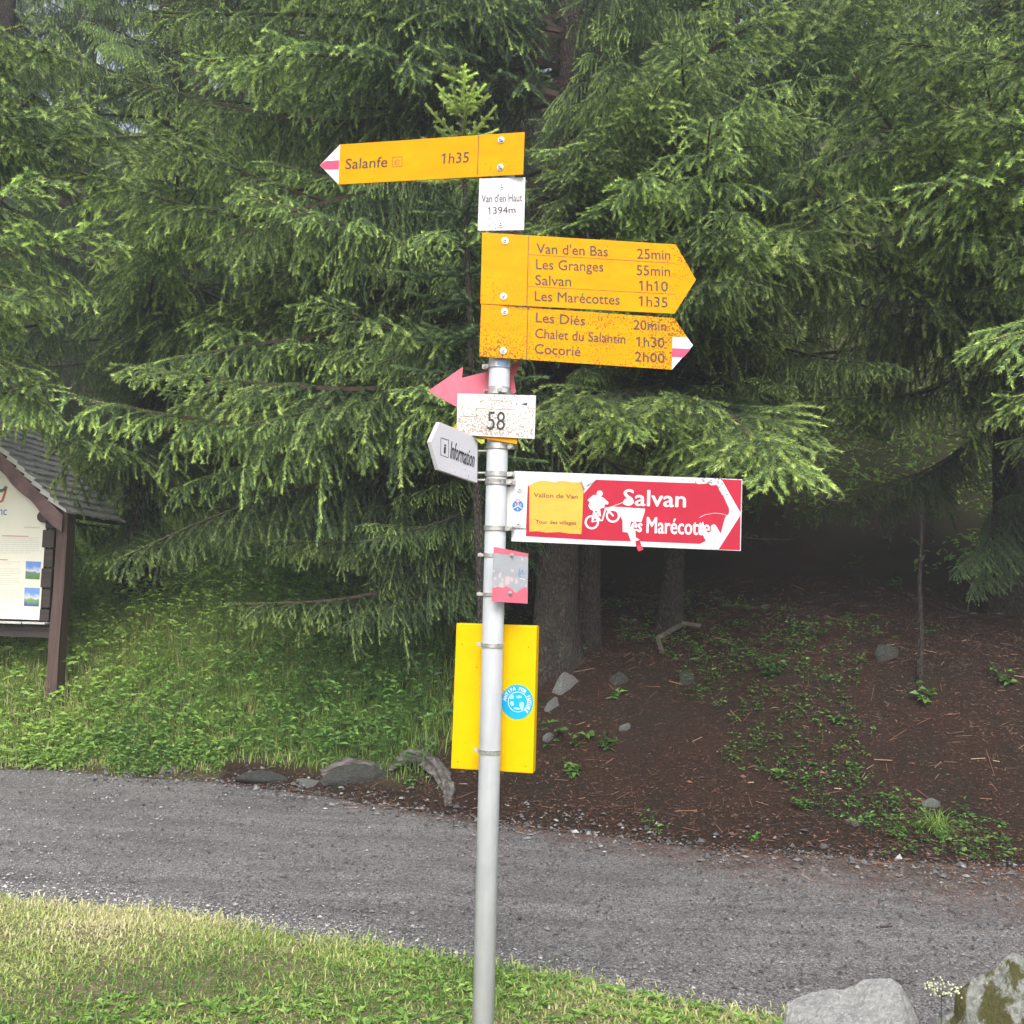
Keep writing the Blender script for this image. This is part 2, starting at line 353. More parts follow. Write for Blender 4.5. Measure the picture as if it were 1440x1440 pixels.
# flat dry thatch
n = 130000; xs = rng.uniform(-4.2, 3.6, n); ys = rng.uniform(2.2, 5.4, n); k = (yn(xs) - ys > 0.02) & (np.abs(xs) < ys * 0.62 + 0.2); xs, ys = xs[k], ys[k]; n = len(xs)
A2 = blades(n, xs, ys, height(xs, ys) + 0.03, rng.uniform(0.008, 0.02, n), rng.uniform(0.0025, 0.004, n), 4.0, np.clip(rng.normal(0.85, 0.15, n), 0, 1), 13)
V, T, a = merge([A1, A2])
obj('grass', mesh_np('grass', V, T, [M_grass], {'val': a}), kind='stuff', label='short patchy grass with straw on the near verge', cat='grass')
# rosettes and clover in the verge
n = 4500; cx = rng.uniform(-3, 2.4, n); cy = rng.uniform(2.6, 5.2, n); cl = snoise(cx, cy, 2.0, 31, 3)
k = (yn(cx) - cy > 0.04) & (cl > 0.0) & (np.abs(cx) < cy * 0.6); cx, cy = cx[k], cy[k]
m_ = 7; P = np.repeat(np.stack([cx, cy, height(cx, cy) + 0.035], 1), m_, 0); th = rng.uniform(0, 6.28, len(P)); el_ = rng.uniform(0.1, 0.7, len(P))
D = np.stack([np.cos(th) * np.cos(el_), np.sin(th) * np.cos(el_), np.sin(el_)], 1)
V, T, a = leaves(P, D, rng.uniform(0.012, 0.045, len(P)), rng.uniform(0.008, 0.02, len(P)), np.clip(rng.normal(0.65, 0.2, len(P)), 0, 1), 5)
obj('verge_weeds', mesh_np('verge_weeds', V, T, [M_leaf], {'val': a}), kind='stuff', label='small flat weeds and clover among the verge grass', cat='weeds')
# green bank on the left
def bank_density(x, y):
    d = y - ye(x) - np.interp(x, [-3.5, -2.0, -1.5, -.5, 0], [0, .02, .24, .34, .4]) + .08 * snoise(x, y, 4, 46, 2); return greenness(x, y) * np.clip(d / 0.15, 0, 1)
def scatter_bank(n, seed, x0=-7, x1=0.6, d0=0.0, d1=7.5, power=1.7):
    r = np.random.RandomState(seed); x = r.uniform(x0, x1, n); d = d0 + (d1 - d0) * r.uniform(0, 1, n) ** power; y = ye(x) + d
    k = r.uniform(0, 1, n) < bank_density(x, y) * np.clip(1.0 + 0.9 * snoise(x, y, 1.7, 41, 3), 0.12, 1); return x[k], y[k], d[k], r
x, y, d, r = scatter_bank(150000, 51)
n = len(x); hh = r.uniform(0.05, 0.26, n) * np.clip(0.3 + d * 0.8, 0.3, 1.7) * (1 + 0.5 * snoise(x, y, 1.2, 44, 3))
z = height(x, y)
A1 = blades(n, x, y, z, hh, r.uniform(0.004, 0.008, n), 0.9, np.clip(r.normal(0.3, 0.2, n) + np.interp(x, [-3.5, -2.2, -1], [.22, .05, -.12]) + 0.25 * (r.uniform(0, 1, n) < 0.1), 0, 1), 52)  # lit patch by the board and shade near the pole put into blade colour
V, T, a = A1
obj('bank_grass', mesh_np('bank_grass', V, T, [M_grass], {'val': a}), kind='stuff', label='tall lush grass on the left bank behind the path', cat='grass')
x, y, d, r = scatter_bank(17000, 61)
n = len(x); m_ = 5
hh = r.uniform(0.03, 0.30, n) * np.clip(0.25 + d * 0.8, 0.25, 2.0) * np.interp(x, [-3.5, -2, -.8], [1, 1.25, 1.9]) * (1 + 0.6 * snoise(x, y, 1.2, 44, 3))
cx = np.repeat(x, m_); cy = np.repeat(y, m_); cz = np.repeat(height(x, y) + hh, m_)
P = np.stack([cx, cy, cz * 1.0], 1) + r.normal(0, 0.02, (n * m_, 3)); th = r.uniform(0, 6.28, n * m_); e_ = r.uniform(-0.3, 0.5, n * m_)
D = np.stack([np.cos(th) * np.cos(e_), np.sin(th) * np.cos(e_), np.sin(e_)], 1)
vv = np.repeat(np.clip(np.interp(x, [-3.5, -2.2, -1], [.80, .5, .2]) + 0.25 * snoise(x, y, 2, 45, 3) + r.normal(0, 0.15, n), 0, 1), m_)  # leaf tone carries the light: brighter by the board, shaded towards the pole
V, T, a = leaves(P, D, np.repeat(r.uniform(0.6, 1.5, n), m_) * r.uniform(0.03, 0.085, n * m_), r.uniform(0.018, 0.045, n * m_), vv, 62)
st = blades(n, x, y, height(x, y), hh * 1.05, np.full(n, 0.004), 0.05, np.full(n, 0.25), 63)
V, T, a = merge([(V, T, a), st])
obj('bank_herbs', mesh_np('bank_herbs', V, T, [M_leaf], {'val': a}), kind='stuff', label='leafy green herbs and nettles covering the left bank', cat='undergrowth')
# hillside cover far up the slope
r = np.random.RandomState(71); n = 70000; x = r.uniform(-12, 14, n); d = 3.2 + 22 * r.uniform(0, 1, n) ** 1.5; y = ye(x) + d; k = (np.abs(x) < y * 0.62 + 1) & (d > np.interp(x, [-1.5, .5], [3.2, 5.6]) + 1.2 * snoise(x, y, 1.1, 73, 3)); x, y = x[k], y[k]; n = len(x)
P = np.stack([x, y, height(x, y) + r.uniform(0, 0.25, n)], 1); th = r.uniform(0, 6.28, n); e_ = r.uniform(-0.2, 0.9, n)
D = np.stack([np.cos(th) * np.cos(e_), np.sin(th) * np.cos(e_), np.sin(e_)], 1)
V, T, a = leaves(P, D, r.uniform(0.05, 0.15, n), r.uniform(0.03, 0.07, n), np.clip(r.normal(0.85, 0.2, n), 0, 1), 72)
obj('hillside_undergrowth', mesh_np('hillside_undergrowth', V, T, [M_leaf], {'val': a}), kind='stuff', label='bright green undergrowth on the hillside far behind the trunks', cat='undergrowth')
def pebbles(x, y, z, s, val, seed):
    r = np.random.RandomState(seed); n = len(x)
    base = np.array([[1, 0, 0], [0.2, 1, 0], [-1, 0.2, 0], [0, -1, 0], [0.1, 0, 1], [0, 0, -0.6]], float)
    J = base[None] * r.uniform(0.6, 1.25, (n, 6, 3)) + r.normal(0, 0.12, (n, 6, 3))
    th = r.uniform(0, 6.28, n); c, s_ = np.cos(th)[:, None], np.sin(th)[:, None]
    Xr = J[..., 0] * c - J[..., 1] * s_; Yr = J[..., 0] * s_ + J[..., 1] * c
    fl = r.uniform(0.35, 0.8, n)[:, None]
    V = np.stack([x[:, None] + Xr * s[:, None] / 2, y[:, None] + Yr * s[:, None] / 2, z[:, None] + (J[..., 2] * fl + 0.15) * s[:, None] / 2], -1).reshape(-1, 3)
    f = np.array([[0, 1, 4], [1, 2, 4], [2, 3, 4], [3, 0, 4], [1, 0, 5], [2, 1, 5], [3, 2, 5], [0, 3, 5]])
    T = (np.arange(n)[:, None, None] * 6 + f[None]).reshape(-1, 3)
    return V, T, np.repeat(val, 6)
# needle litter
r = np.random.RandomState(81); n = 170000; x = r.uniform(-4.5, 5.5, n); d = r.uniform(-1.6, 4.5, n)
reach = np.interp(x, [-4, -1.5, 0, 1.3, 2.5, 3.5, 6], [0.03, 0.2, 0.5, 1.0, 1.7, 2.3, 2.8])
y = ye(x) + d; pr = np.where(d < 0, np.clip(1 + d / reach, 0, 1) ** 1.5, np.where(x > -1.2, 1 - np.clip((d - 2) / 4, 0, 0.8), np.clip(0.9 - d / 0.5, 0, 1)))
k = (r.uniform(0, 1, n) < pr) & (np.abs(x) < y * 0.6 + 0.2); x, y, d = x[k], y[k], d[k]; n = len(x)
ln = r.uniform(0.012, 0.04, n) * np.where(r.uniform(0, 1, n) < 0.03, 4, 1); th = r.uniform(0, 6.28, n)
zz = height(x, y) + 0.006 + r.uniform(0, 0.012, n)
dx, dy = np.cos(th) * ln / 2, np.sin(th) * ln / 2; wd = r.uniform(0.002, 0.0045, n)
lift = r.normal(0, 0.15, n) * ln
V = np.stack([np.stack([x - dx, y - dy, zz - lift], 1), np.stack([x - dy / ln * wd * 2, y + dx / ln * wd * 2, zz + 0.002], 1), np.stack([x + dx, y + dy, zz + lift], 1)], 1).reshape(-1, 3)
obj('needle_litter', mesh_np('needle_litter', V, np.arange(3 * n).reshape(-1, 3), [M_litter], {'val': np.repeat(np.clip(r.normal(0.5, 0.25, n) + 0.25 * snoise(x, y, 1.5, 88, 4), 0, 1), 3)}), kind='stuff', label='reddish brown fallen spruce needles on the right bank and path edge', cat='needle litter')
r = np.random.RandomState(83); n = 4500; x = r.uniform(-1, 5.5, n); d = np.abs(r.normal(0, 2.3, n)) + .05; y = ye(x) + d; k = (snoise(x, y, 1.6, 84, 3) + .08 * (d > 2) > .16) & (np.abs(x) < y * .6); x, y = x[k], y[k]; n = len(x); m_ = 6
hh = r.uniform(.01, .11, n); P = np.stack([np.repeat(x, m_), np.repeat(y, m_), np.repeat(height(x, y), m_) + np.repeat(hh, m_) * r.uniform(.3, 1, n * m_)], 1); P[:, :2] += r.normal(0, .018, (n * m_, 2)); th = r.uniform(0, 6.28, n * m_); e_ = r.uniform(-.2, .6, n * m_)
V, T, a = leaves(P, np.stack([np.cos(th) * np.cos(e_), np.sin(th) * np.cos(e_), np.sin(e_)], 1), r.uniform(.02, .05, n * m_), r.uniform(.012, .026, n * m_), np.clip(r.normal(.25, .2, n * m_), 0, 1), 85)
V, T, a = merge([(V, T, a), blades(n, x, y, height(x, y), hh, np.full(n, .003), .05, np.full(n, .2), 86)])
obj('bank_weeds', mesh_np('bank_weeds', V, T, [M_leaf], {'val': a}), kind='stuff', label='sparse small weeds scattered over the brown needle bank', cat='weeds')
r = np.random.RandomState(87); n = 800; x = r.uniform(-1.2, 5.5, n); d = r.uniform(-.3, 4.5, n); y = ye(x) + d; th = r.uniform(0, 6.28, n); ln = r.uniform(.03, .07, n) + r.exponential(.035, n); zc = height(x, y) + .012
dx, dy = np.cos(th) * ln / 2, np.sin(th) * ln / 2; z0a = height(x - dx, y - dy) + .012; z1a = height(x + dx, y + dy) + .012; wd = r.uniform(.0012, .003, n); px2, py2 = -np.sin(th) * wd, np.cos(th) * wd
V = np.stack([np.stack([x - dx - px2, y - dy - py2, z0a], 1), np.stack([x - dx + px2, y - dy + py2, z0a], 1), np.stack([x - dx, y - dy, z0a + wd * 2], 1), np.stack([x + dx - px2, y + dy - py2, z1a], 1), np.stack([x + dx + px2, y + dy + py2, z1a], 1), np.stack([x + dx, y + dy, z1a + wd * 2], 1)], 1).reshape(-1, 3)
T = (np.arange(n)[:, None, None] * 6 + np.array([[0, 1, 4], [0, 4, 3], [1, 2, 5], [1, 5, 4], [2, 0, 3], [2, 3, 5]])[None]).reshape(-1, 3)
obj('fallen_twigs', mesh_np('fallen_twigs', V, T, [M_litter], {'val': np.repeat(np.clip(r.normal(.5, .3, n), 0, 1), 6)}), kind='stuff', label='thin fallen twigs littering the brown bank', cat='twigs')
r = np.random.RandomState(89); n = 14000; x = r.uniform(-1.6, 5.2, n); d = r.uniform(-.15, 4.6, n); y = ye(x) + d; k = (np.abs(x) < y * .6) & (r.uniform(0, 1, n) < .35 + .8 * snoise(x, y, 2.2, 90, 4)); x, y = x[k], y[k]; n = len(x)
V, T, a = pebbles(x, y, height(x, y) + 0.002, .008 + r.exponential(.009, n).clip(0, .05), np.clip(r.normal(.3, .2, n), 0, 1), 90)
obj('soil_crumbs', mesh_np('soil_crumbs', V, T, [M_litter], {'val': a}), kind='stuff', label='brown crumbs of soil and bark strewn over the bank', cat='soil')
# loose gravel on the path
r = np.random.RandomState(91); n = 90000; x = r.uniform(-5, 4.6, n); t = r.uniform(-0.03, 1.02, n)
t = np.where(r.uniform(0, 1, n) < 0.25, np.abs(r.normal(0, 0.09, n)) - 0.02, t); y = yn(x) + (ye(x) - yn(x)) * t
k = (np.abs(x) < y * 0.58 + 0.1); x, y, t = x[k], y[k], t[k]; n = len(x)
size = 0.0045 + r.exponential(0.0042, n).clip(0, 0.034)
edgew = np.exp(-(t / 0.1) ** 2) * np.interp(x, [-4, 0, 1.5], [1.2, 0.9, 0.3]); left = np.clip(-x / 4, 0, 1)
val = np.clip(r.beta(1.5, 2.4, n) * (0.85 + 0.3 * edgew + 0.2 * left) + 0.2 * edgew + 0.12 * left, 0, 1)
V, T, a = pebbles(x, y, height(x, y) + 0.012, size, val, 92)
obj('gravel', mesh_np('gravel', V, T, [M_gravel], {'val': a}), kind='stuff', label='loose grey and whitish gravel strewn over the path', cat='gravel')
# pale lichen flakes, bark crumbs and little stones along the foot of the bank
r = np.random.RandomState(95); n = 1300; x = r.uniform(-3.2, 4, n); d = r.normal(-0.05, 0.22, n) + np.interp(x, [0, 2, 4], [0, -0.15, -0.3]); y = ye(x) + d
V, T, a = pebbles(x, y, height(x, y) + 0.012, r.uniform(0.012, 0.04, n) * np.where(r.uniform(0, 1, n) < .1, 1.8, 1), np.clip(r.beta(1.6, 2.8, n), 0, 1), 96)
obj('foot_stones', mesh_np('foot_stones', V, T, [M_gravel], {'val': a}), kind='stuff', label='small stones and flakes lying along the foot of the bank', cat='stones')

# ------------------------------------------------------------------ spruce branches (shared meshes, real needles)
def bend_line(p, d, l, nseg, grav, rs, wig=0.12, up=0.0):
    P = [np.array(p, float)]; d = np.array(d, float); d /= np.linalg.norm(d); s = l / nseg
    for i in range(nseg):
        g = grav * (1 - up * 2.2 * max(0, (i / nseg) - 0.45))
        d = d + np.array([0, 0, -g * s]) + rs.normal(0, wig, 3) * math.sqrt(s) * 0.6
        d /= np.linalg.norm(d); P.append(P[-1] + d * s)
    return np.array(P)
class Twigs:
    def __init__(s): s.A = []; s.B = []; s.fa = []; s.fb = []; s.dn = []; s.wA = []; s.wB = []; s.r = []
    def shoot(s, P, f0, f1, dens=1.0, r=0.0):
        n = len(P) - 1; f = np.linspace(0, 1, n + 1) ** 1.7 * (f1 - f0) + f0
        for i in range(n):
            if dens: s.A.append(P[i]); s.B.append(P[i + 1]); s.fa.append(f[i]); s.fb.append(f[i + 1]); s.dn.append(dens)
            if r: s.wA.append(P[i]); s.wB.append(P[i + 1]); s.r.append((r * (1 - i / n * 0.7), r * (1 - (i + 1) / n * 0.7)))
    def mesh(s, name, rs, mats, per_m=640, nl=0.023, nw=0.0050):
        Vs, Ts, As, MI = [], [], [], []; off = 0
        if s.wA:
            A = np.array(s.wA); B = np.array(s.wB); R_ = np.array(s.r); D = B - A; D /= np.linalg.norm(D, axis=1)[:, None] + 1e-9
            U = np.cross(D, [0.3, 0.2, 0.93]); U /= np.linalg.norm(U, axis=1)[:, None] + 1e-9; W = np.cross(D, U); V = []
            for P, rr in ((A, R_[:, 0]), (B, R_[:, 1])):
                for k in range(3):
                    a = k * 2.0944; V.append(P + (U * math.cos(a) + W * math.sin(a)) * rr[:, None])
            V = np.stack(V, 1).reshape(-1, 3); b = (np.arange(len(A)) * 6)[:, None]; T = []
            for k in range(3):
                k2 = (k + 1) % 3; T += [b + [k, k2, 3 + k2], b + [k, 3 + k2, 3 + k]]
            T = np.concatenate(T, 1).reshape(-1, 3); Vs.append(V); Ts.append(T); As.append(np.zeros(len(V))); MI.append(np.ones(len(T))); off = len(V)
        if s.A:
            A = np.array(s.A); B = np.array(s.B); fa = np.array(s.fa); fb = np.array(s.fb); L = np.linalg.norm(B - A, axis=1)
            cnt = np.maximum(1, (L * per_m * np.array(s.dn) + rs.uniform(0, 1, len(L))).astype(int)); i = np.repeat(np.arange(len(A)), cnt); n = len(i)
            t = rs.uniform(0, 1, n); P = A[i] + (B - A)[i] * t[:, None]; f = fa[i] + (fb - fa)[i] * t
            D = ((B - A) / (L[:, None] + 1e-9))[i]; U = np.cross(D, [0.01, 0.02, 1.0]); U /= np.linalg.norm(U, axis=1)[:, None] + 1e-9; W = np.cross(U, D)
            ph = rs.uniform(0, 2 * np.pi, n); rad = U * np.cos(ph)[:, None] + W * (np.sin(ph) * 0.75 + 0.2)[:, None]
            dd = D * rs.uniform(0.6, 1.2, n)[:, None] + rad * 0.75; dd /= np.linalg.norm(dd, axis=1)[:, None]
            sd_ = np.cross(dd, rs.normal(0, 1, (n, 3))); sd_ /= np.linalg.norm(sd_, axis=1)[:, None] + 1e-9
            ln = nl * rs.uniform(0.75, 1.15, n); w2 = nw / 2
            V = np.stack([P - sd_ * w2, P + sd_ * w2, P + dd * ln[:, None]], 1).reshape(-1, 3)
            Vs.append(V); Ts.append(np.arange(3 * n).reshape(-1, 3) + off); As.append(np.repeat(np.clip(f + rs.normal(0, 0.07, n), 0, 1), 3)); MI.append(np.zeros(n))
        return mesh_np(name, np.concatenate(Vs), np.concatenate(Ts), mats, {'fresh': np.concatenate(As)}, np.concatenate(MI))
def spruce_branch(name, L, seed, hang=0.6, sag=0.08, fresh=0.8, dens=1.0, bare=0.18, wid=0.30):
    rs = np.random.RandomState(seed); tw = Twigs(); nS = 16
    t = np.linspace(0, 1, nS + 1)
    sp = np.stack([t * L, 0.05 * L * np.sin(t * 4 + rs.uniform(0, 6)) * t * (1 - t) * 2, -sag * L * np.sin(np.pi * t) + 0.02 * L * snoise(t * 5, t, 1, seed, 2) * t * (1 - t)], 1)
    tw.shoot(sp, 0.1, 0.9, 0, r=0.007 * L + 0.004)
    k = int(nS * 0.8); tw.shoot(sp[k:], 0.3, fresh, 1.2)
    nsec = int(L * 15); side = 1
    for i in range(nsec):
        u = 0.1 + 0.89 * (i / (nsec - 1)); q = u * nS; j = min(int(q), nS - 1); p = sp[j] + (sp[j + 1] - sp[j]) * (q - j)
        ax = sp[j + 1] - sp[j]; ax /= np.linalg.norm(ax); side = -side
        s = L * wid * min(1, (u / 0.35) ** 0.7) * (1 - u) ** 0.55 * rs.uniform(0.55, 1.2) + 0.10
        ang = math.radians(rs.uniform(38, 66) - 22 * u); lat = np.array([-ax[1], ax[0], 0]) * side; lat /= np.linalg.norm(lat) + 1e-9
        d = ax * math.cos(ang) + lat * math.sin(ang) + np.array([0, 0, rs.uniform(-0.25, 0.3)])
        isbare = u < bare and rs.rand() < 0.8
        P = bend_line(p, d, s, max(3, int(s / 0.07)), hang * 2.4 * rs.uniform(0.6, 1.3), rs, up=0.3)
        out = min(1, u * 1.3)
        if isbare: tw.shoot(P, 0, 0, 0, r=0.0022)
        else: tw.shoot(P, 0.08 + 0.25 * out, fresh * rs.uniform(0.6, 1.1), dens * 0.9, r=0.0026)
        nt_ = max(2, int(s / 0.052)); sd2 = 1
        for m in range(1, nt_ + 1):
            v = m / (nt_ + 1) if nt_ > 1 else 0.5; q2 = v * (len(P) - 1); j2 = int(q2); pp = P[j2] + (P[j2 + 1] - P[j2]) * (q2 - j2)
            a2 = P[j2 + 1] - P[j2]; a2 /= np.linalg.norm(a2); sd2 = -sd2; l2 = np.cross(a2, [0, 0, 1.0]) * sd2; l2 /= np.linalg.norm(l2) + 1e-9
            tl = (0.08 + 0.16 * (1 - v) * (s / (L * wid + 0.1)) + 0.22 * hang * rs.rand() ** 2 * (1.1 - u)) * rs.uniform(0.6, 1.25)
            d2 = a2 * 0.75 + l2 * 0.75 + np.array([0, 0, -0.5 * hang])
            Q = bend_line(pp, d2, tl, 3, hang * 7 * rs.uniform(0.4, 1.3), rs, 0.10)
            if isbare: tw.shoot(Q, 0, 0, 0, r=0.0012)
            else:
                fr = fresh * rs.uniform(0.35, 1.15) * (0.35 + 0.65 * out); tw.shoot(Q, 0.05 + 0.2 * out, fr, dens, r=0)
    return tw.mesh(name, rs, [M_needle, M_twig])
def dead_branch(name, L, seed):
    rs = np.random.RandomState(seed); tw = Twigs(); sp = bend_line((0, 0, 0), (1, 0, 0.05), L, 12, 0.12, rs, 0.25); tw.shoot(sp, 0, 0, 0, r=0.006 * L + 0.003)
    for i in range(int(L * 14)):
        u = rs.uniform(0.15, 0.98); j = int(u * 11.99); p = sp[j] + (sp[j + 1] - sp[j]) * (u * 12 - j); th = rs.uniform(0, 6.28)
        P = bend_line(p, (0.6, math.cos(th), math.sin(th) * 0.7 - 0.25), L * rs.uniform(0.08, 0.32) * (1.1 - u), 5, 1.2, rs, 0.6); tw.shoot(P, 0, 0, 0, r=0.0028)
        for k in range(4):
            th = rs.uniform(0, 6.28); tw.shoot(bend_line(P[rs.randint(1, 5)], (0.4, math.cos(th), math.sin(th) - 0.4), rs.uniform(0.05, 0.22), 3, 2, rs, 0.6), 0, 0, 0, r=0.0014)
    return tw.mesh(name, rs, [M_dead, M_dead])
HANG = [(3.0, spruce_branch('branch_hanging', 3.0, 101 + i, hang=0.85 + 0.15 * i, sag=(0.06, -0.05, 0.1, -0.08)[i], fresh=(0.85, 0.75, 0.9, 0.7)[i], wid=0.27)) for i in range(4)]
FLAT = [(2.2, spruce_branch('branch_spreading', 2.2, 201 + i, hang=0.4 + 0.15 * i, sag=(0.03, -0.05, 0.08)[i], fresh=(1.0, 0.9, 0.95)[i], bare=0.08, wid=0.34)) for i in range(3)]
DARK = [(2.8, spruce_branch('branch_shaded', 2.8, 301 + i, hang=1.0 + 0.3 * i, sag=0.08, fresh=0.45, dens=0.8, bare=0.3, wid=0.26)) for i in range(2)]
DEAD = [(1.8, dead_branch('dead_branch', 1.8, 401 + i)) for i in range(3)]
def place(parent, base, tip, lib, rs, name='branch', roll=0.0):
    base = Vector(base); tip = Vector(tip); m_ = base.lerp(tip, 0.75)
    for q_ in (tip, m_):                                  # boughs left out here so skylight reaches the board's roof
        if -6.6 < q_.x < -3.3 and 8.5 < q_.y < 10.9 and q_.z < 9 and name == 'branch' and lib is not FLAT and q_.y < 10.3: return None
    L0, me = lib[rs.randint(len(lib))]; v = tip - base; s = v.length / L0
    x = v.normalized(); y = Vector((0, 0, 1)).cross(x).normalized(); z = x.cross(y)
    M = Matrix((x, y, z)).transposed() @ Matrix.Rotation(roll + rs.uniform(-0.3, 0.3), 3, 'X')
    q = max(0.75, min(1.5, s)); M = M @ Matrix.Diagonal((s, q * rs.choice([-1, 1]) * rs.uniform(0.85, 1.1), q))
    o = bpy.data.objects.new(name, me); link(o, parent)
    o.matrix_basis = Matrix.Translation(base - parent.location) @ M.to_4x4()
    return o
def trunk_mesh(name, r0, H, lean, seed, flare=1.5, n=22, rings=34, curve=0.0):
    rs = np.random.RandomState(seed); V = []; th = np.linspace(0, 2 * np.pi, n, endpoint=False)
    for i in range(rings + 1):
        t = (i / rings) ** 1.6; z = t * H - 0.4 * (1 - t); r_ = r0 * (1 - t) ** 0.85 + 0.01 + r0 * (flare - 1) * math.exp(-max(0, z) / (0.9 * r0 + 0.12))
        lob = 1 + 0.10 * np.sin(5 * th + seed) * math.exp(-max(0, z) / 0.5) + 0.05 * np.sin(3 * th + seed * 2 + z) + rs.normal(0, 0.025, n)
        cx = lean[0] * z + curve * math.sin(z * 0.5); cy = lean[1] * z
        V.append(np.stack([cx + r_ * lob * np.cos(th), cy + r_ * lob * np.sin(th), np.full(n, z)], 1))
    V = np.concatenate(V); i, j = np.meshgrid(np.arange(rings), np.arange(n), indexing='ij'); a = i * n + j; b = i * n + (j + 1) % n
    return mesh_np(name, V, np.stack([a, b, b + n, a + n], -1).reshape(-1, 4), [M_bark], smooth=True)
class Tree:
    def __init__(s, name, label, x, y, r0, H, seed, lean=(0, 0), group='spruces along the edge of the wood', curve=0.0, flare=1.5):
        s.z0 = hpt(x, y); s.o = thing(name, (x, y, s.z0), label, 'tree', group=group); s.lean = lean; s.H = H; s.r0 = r0; s.rs = np.random.RandomState(seed); s.curve = curve
        obj('trunk', trunk_mesh('trunk', r0, H, lean, seed, flare, curve=curve), s.o)
    def at(s, z):                                        # point on the trunk axis, height above its foot
        l = s.o.location; return Vector((l.x + s.lean[0] * z + s.curve * math.sin(z * 0.5), l.y + s.lean[1] * z, l.z + z))
    def hero(s, tips, lib):
        """branches reaching to the given points; the base sits a little higher or lower on the trunk"""
        for (p, rise) in tips:
            p = Vector(p); h = max(0.6, min(s.H * 0.95, p.z - s.z0 + rise)); place(s.o, s.at(h), p, lib, s.rs)
    def crown(s, z0, z1, n, L0, lib, drop=0.22, az=None, bare=None, dead=0, deadz=(0.8, 3)):
        for i in range(n):
            t = (i + s.rs.rand() * 0.6) / n; z = z0 + (z1 - z0) * t; th = i * 2.4 + s.rs.uniform(-0.5, 0.5)
            if az is not None: th = math.radians(s.rs.uniform(*az))
            if bare and z < bare and math.cos(th + math.pi / 2) > 0.55: continue
            Lb = L0 * (1 - z / (s.H * 1.08)) ** 0.75 * s.rs.uniform(0.75, 1.15)
            Lb = max(0.5, Lb); b = s.at(z); dr = drop * s.rs.uniform(0.4, 1.6) - 0.35 * max(0, z / s.H - 0.5)
            place(s.o, b, b + Vector((math.cos(th) * Lb, math.sin(th) * Lb, -dr * Lb)), lib, s.rs)
        for i in range(dead):
            z = s.rs.uniform(*deadz); th = s.rs.uniform(0, 6.28); Lb = s.rs.uniform(0.7, 1.9); b = s.at(z)
            place(s.o, b, b + Vector((math.cos(th) * Lb, math.sin(th) * Lb, s.rs.uniform(-0.4, 0.15) * Lb)), DEAD, s.rs, 'dead_branch', s.rs.uniform(0, 6.28))
MIXL = HANG + FLAT
def W(px, py, Yd): return tuple(atY(px, py, Yd))
# the big spruce right behind the signpost
A = Tree('spruce_tree', 'big spruce with thick brown trunk directly behind the signpost, long limbs reaching left', 0.40, 9.0, 0.175, 17, 1, flare=1.35)
A.crown(3.0, 15.5, 50, 3.4, MIXL, 0.25, bare=8, dead=16, deadz=(1.2, 4.5))
A.hero([(W(330, 600, 7.6), .5), (W(170, 785, 8.0), .9), (W(100, 560, 7.6), .8), (W(400, 760, 8.2), .7), (W(430, 640, 8.0), .9), (W(250, 690, 8.3), .9), (W(330, 850, 8.3), 1.0), (W(520, 820, 8.6), 1.1), (W(560, 700, 8.3), .9)], HANG)
A.hero([(W(600, 330, 7.1), .5), (W(575, 545, 6.9), .6), (W(440, 420, 7.0), .4), (W(900, 250, 6.8), .2), (W(870, 330, 7.0), .2)], FLAT)
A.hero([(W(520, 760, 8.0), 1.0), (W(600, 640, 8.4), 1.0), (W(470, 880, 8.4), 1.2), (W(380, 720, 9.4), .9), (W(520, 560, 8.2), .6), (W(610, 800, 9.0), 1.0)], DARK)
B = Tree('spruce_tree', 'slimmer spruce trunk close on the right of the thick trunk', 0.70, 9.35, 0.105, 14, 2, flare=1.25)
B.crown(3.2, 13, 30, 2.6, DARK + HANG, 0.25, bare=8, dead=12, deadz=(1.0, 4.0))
# right-hand trees
C_ = Tree('spruce_tree', 'thin leaning spruce with a bare foot behind the red sign', float(atY(942, 850, 9.6)[0]), 9.6, 0.085, 13, 3, lean=(0.045, 0.0))
C_.crown(2.4, 12, 34, 2.7, MIXL, 0.28, dead=14, deadz=(0.8, 3.5))
C_.hero([(W(1115, 655, 6.5), 1.2), (W(1060, 620, 6.6), 1.2), (W(980, 560, 6.6), 1.0), (W(860, 590, 6.8), .8), (W(810, 560, 6.7), .9)], FLAT)
C_.hero([(W(1000, 170, 6.2), .3), (W(870, 90, 6.3), .3), (W(960, 60, 6.4), .5), (W(1030, 300, 6.6), .5), (W(1080, 120, 6.4), .2), (W(900, 250, 6.6), .5)], HANG)
D_ = Tree('spruce_tree', 'massive spruce trunk cut by the right edge of the picture', float(atY(1432, 850, 10.4)[0]), 10.4, 0.26, 15, 4, flare=1.35)
D_.crown(5.2, 13.5, 38, 3.8, MIXL, 0.25, dead=14, deadz=(0.8, 4))
D_.hero([(W(1300, 180, 6.6), .4), (W(1200, 100, 6.4), .2), (W(1350, 330, 7.0), .5), (W(1400, 420, 7.6), .7), (W(1130, 250, 7.0), .2), (W(1380, 80, 6.6), .2), (W(1290, 40, 6.2), .1), (W(1120, 380, 8.5), .5)], HANG)
D_.hero([(W(1300, 190, 6.5), .5), (W(1420, 170, 6.4), .5), (W(1150, 330, 7.4), .5), (W(1160, 560, 9.0), 1.0)], FLAT)
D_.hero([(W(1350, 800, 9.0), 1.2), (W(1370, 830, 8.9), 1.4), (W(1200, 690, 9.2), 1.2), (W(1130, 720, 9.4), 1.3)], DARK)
E_ = Tree('spruce_tree', 'dark straight spruce trunk standing in front of the bright hillside', 5.36, 15.0, 0.23, 13, 5, flare=1.5)
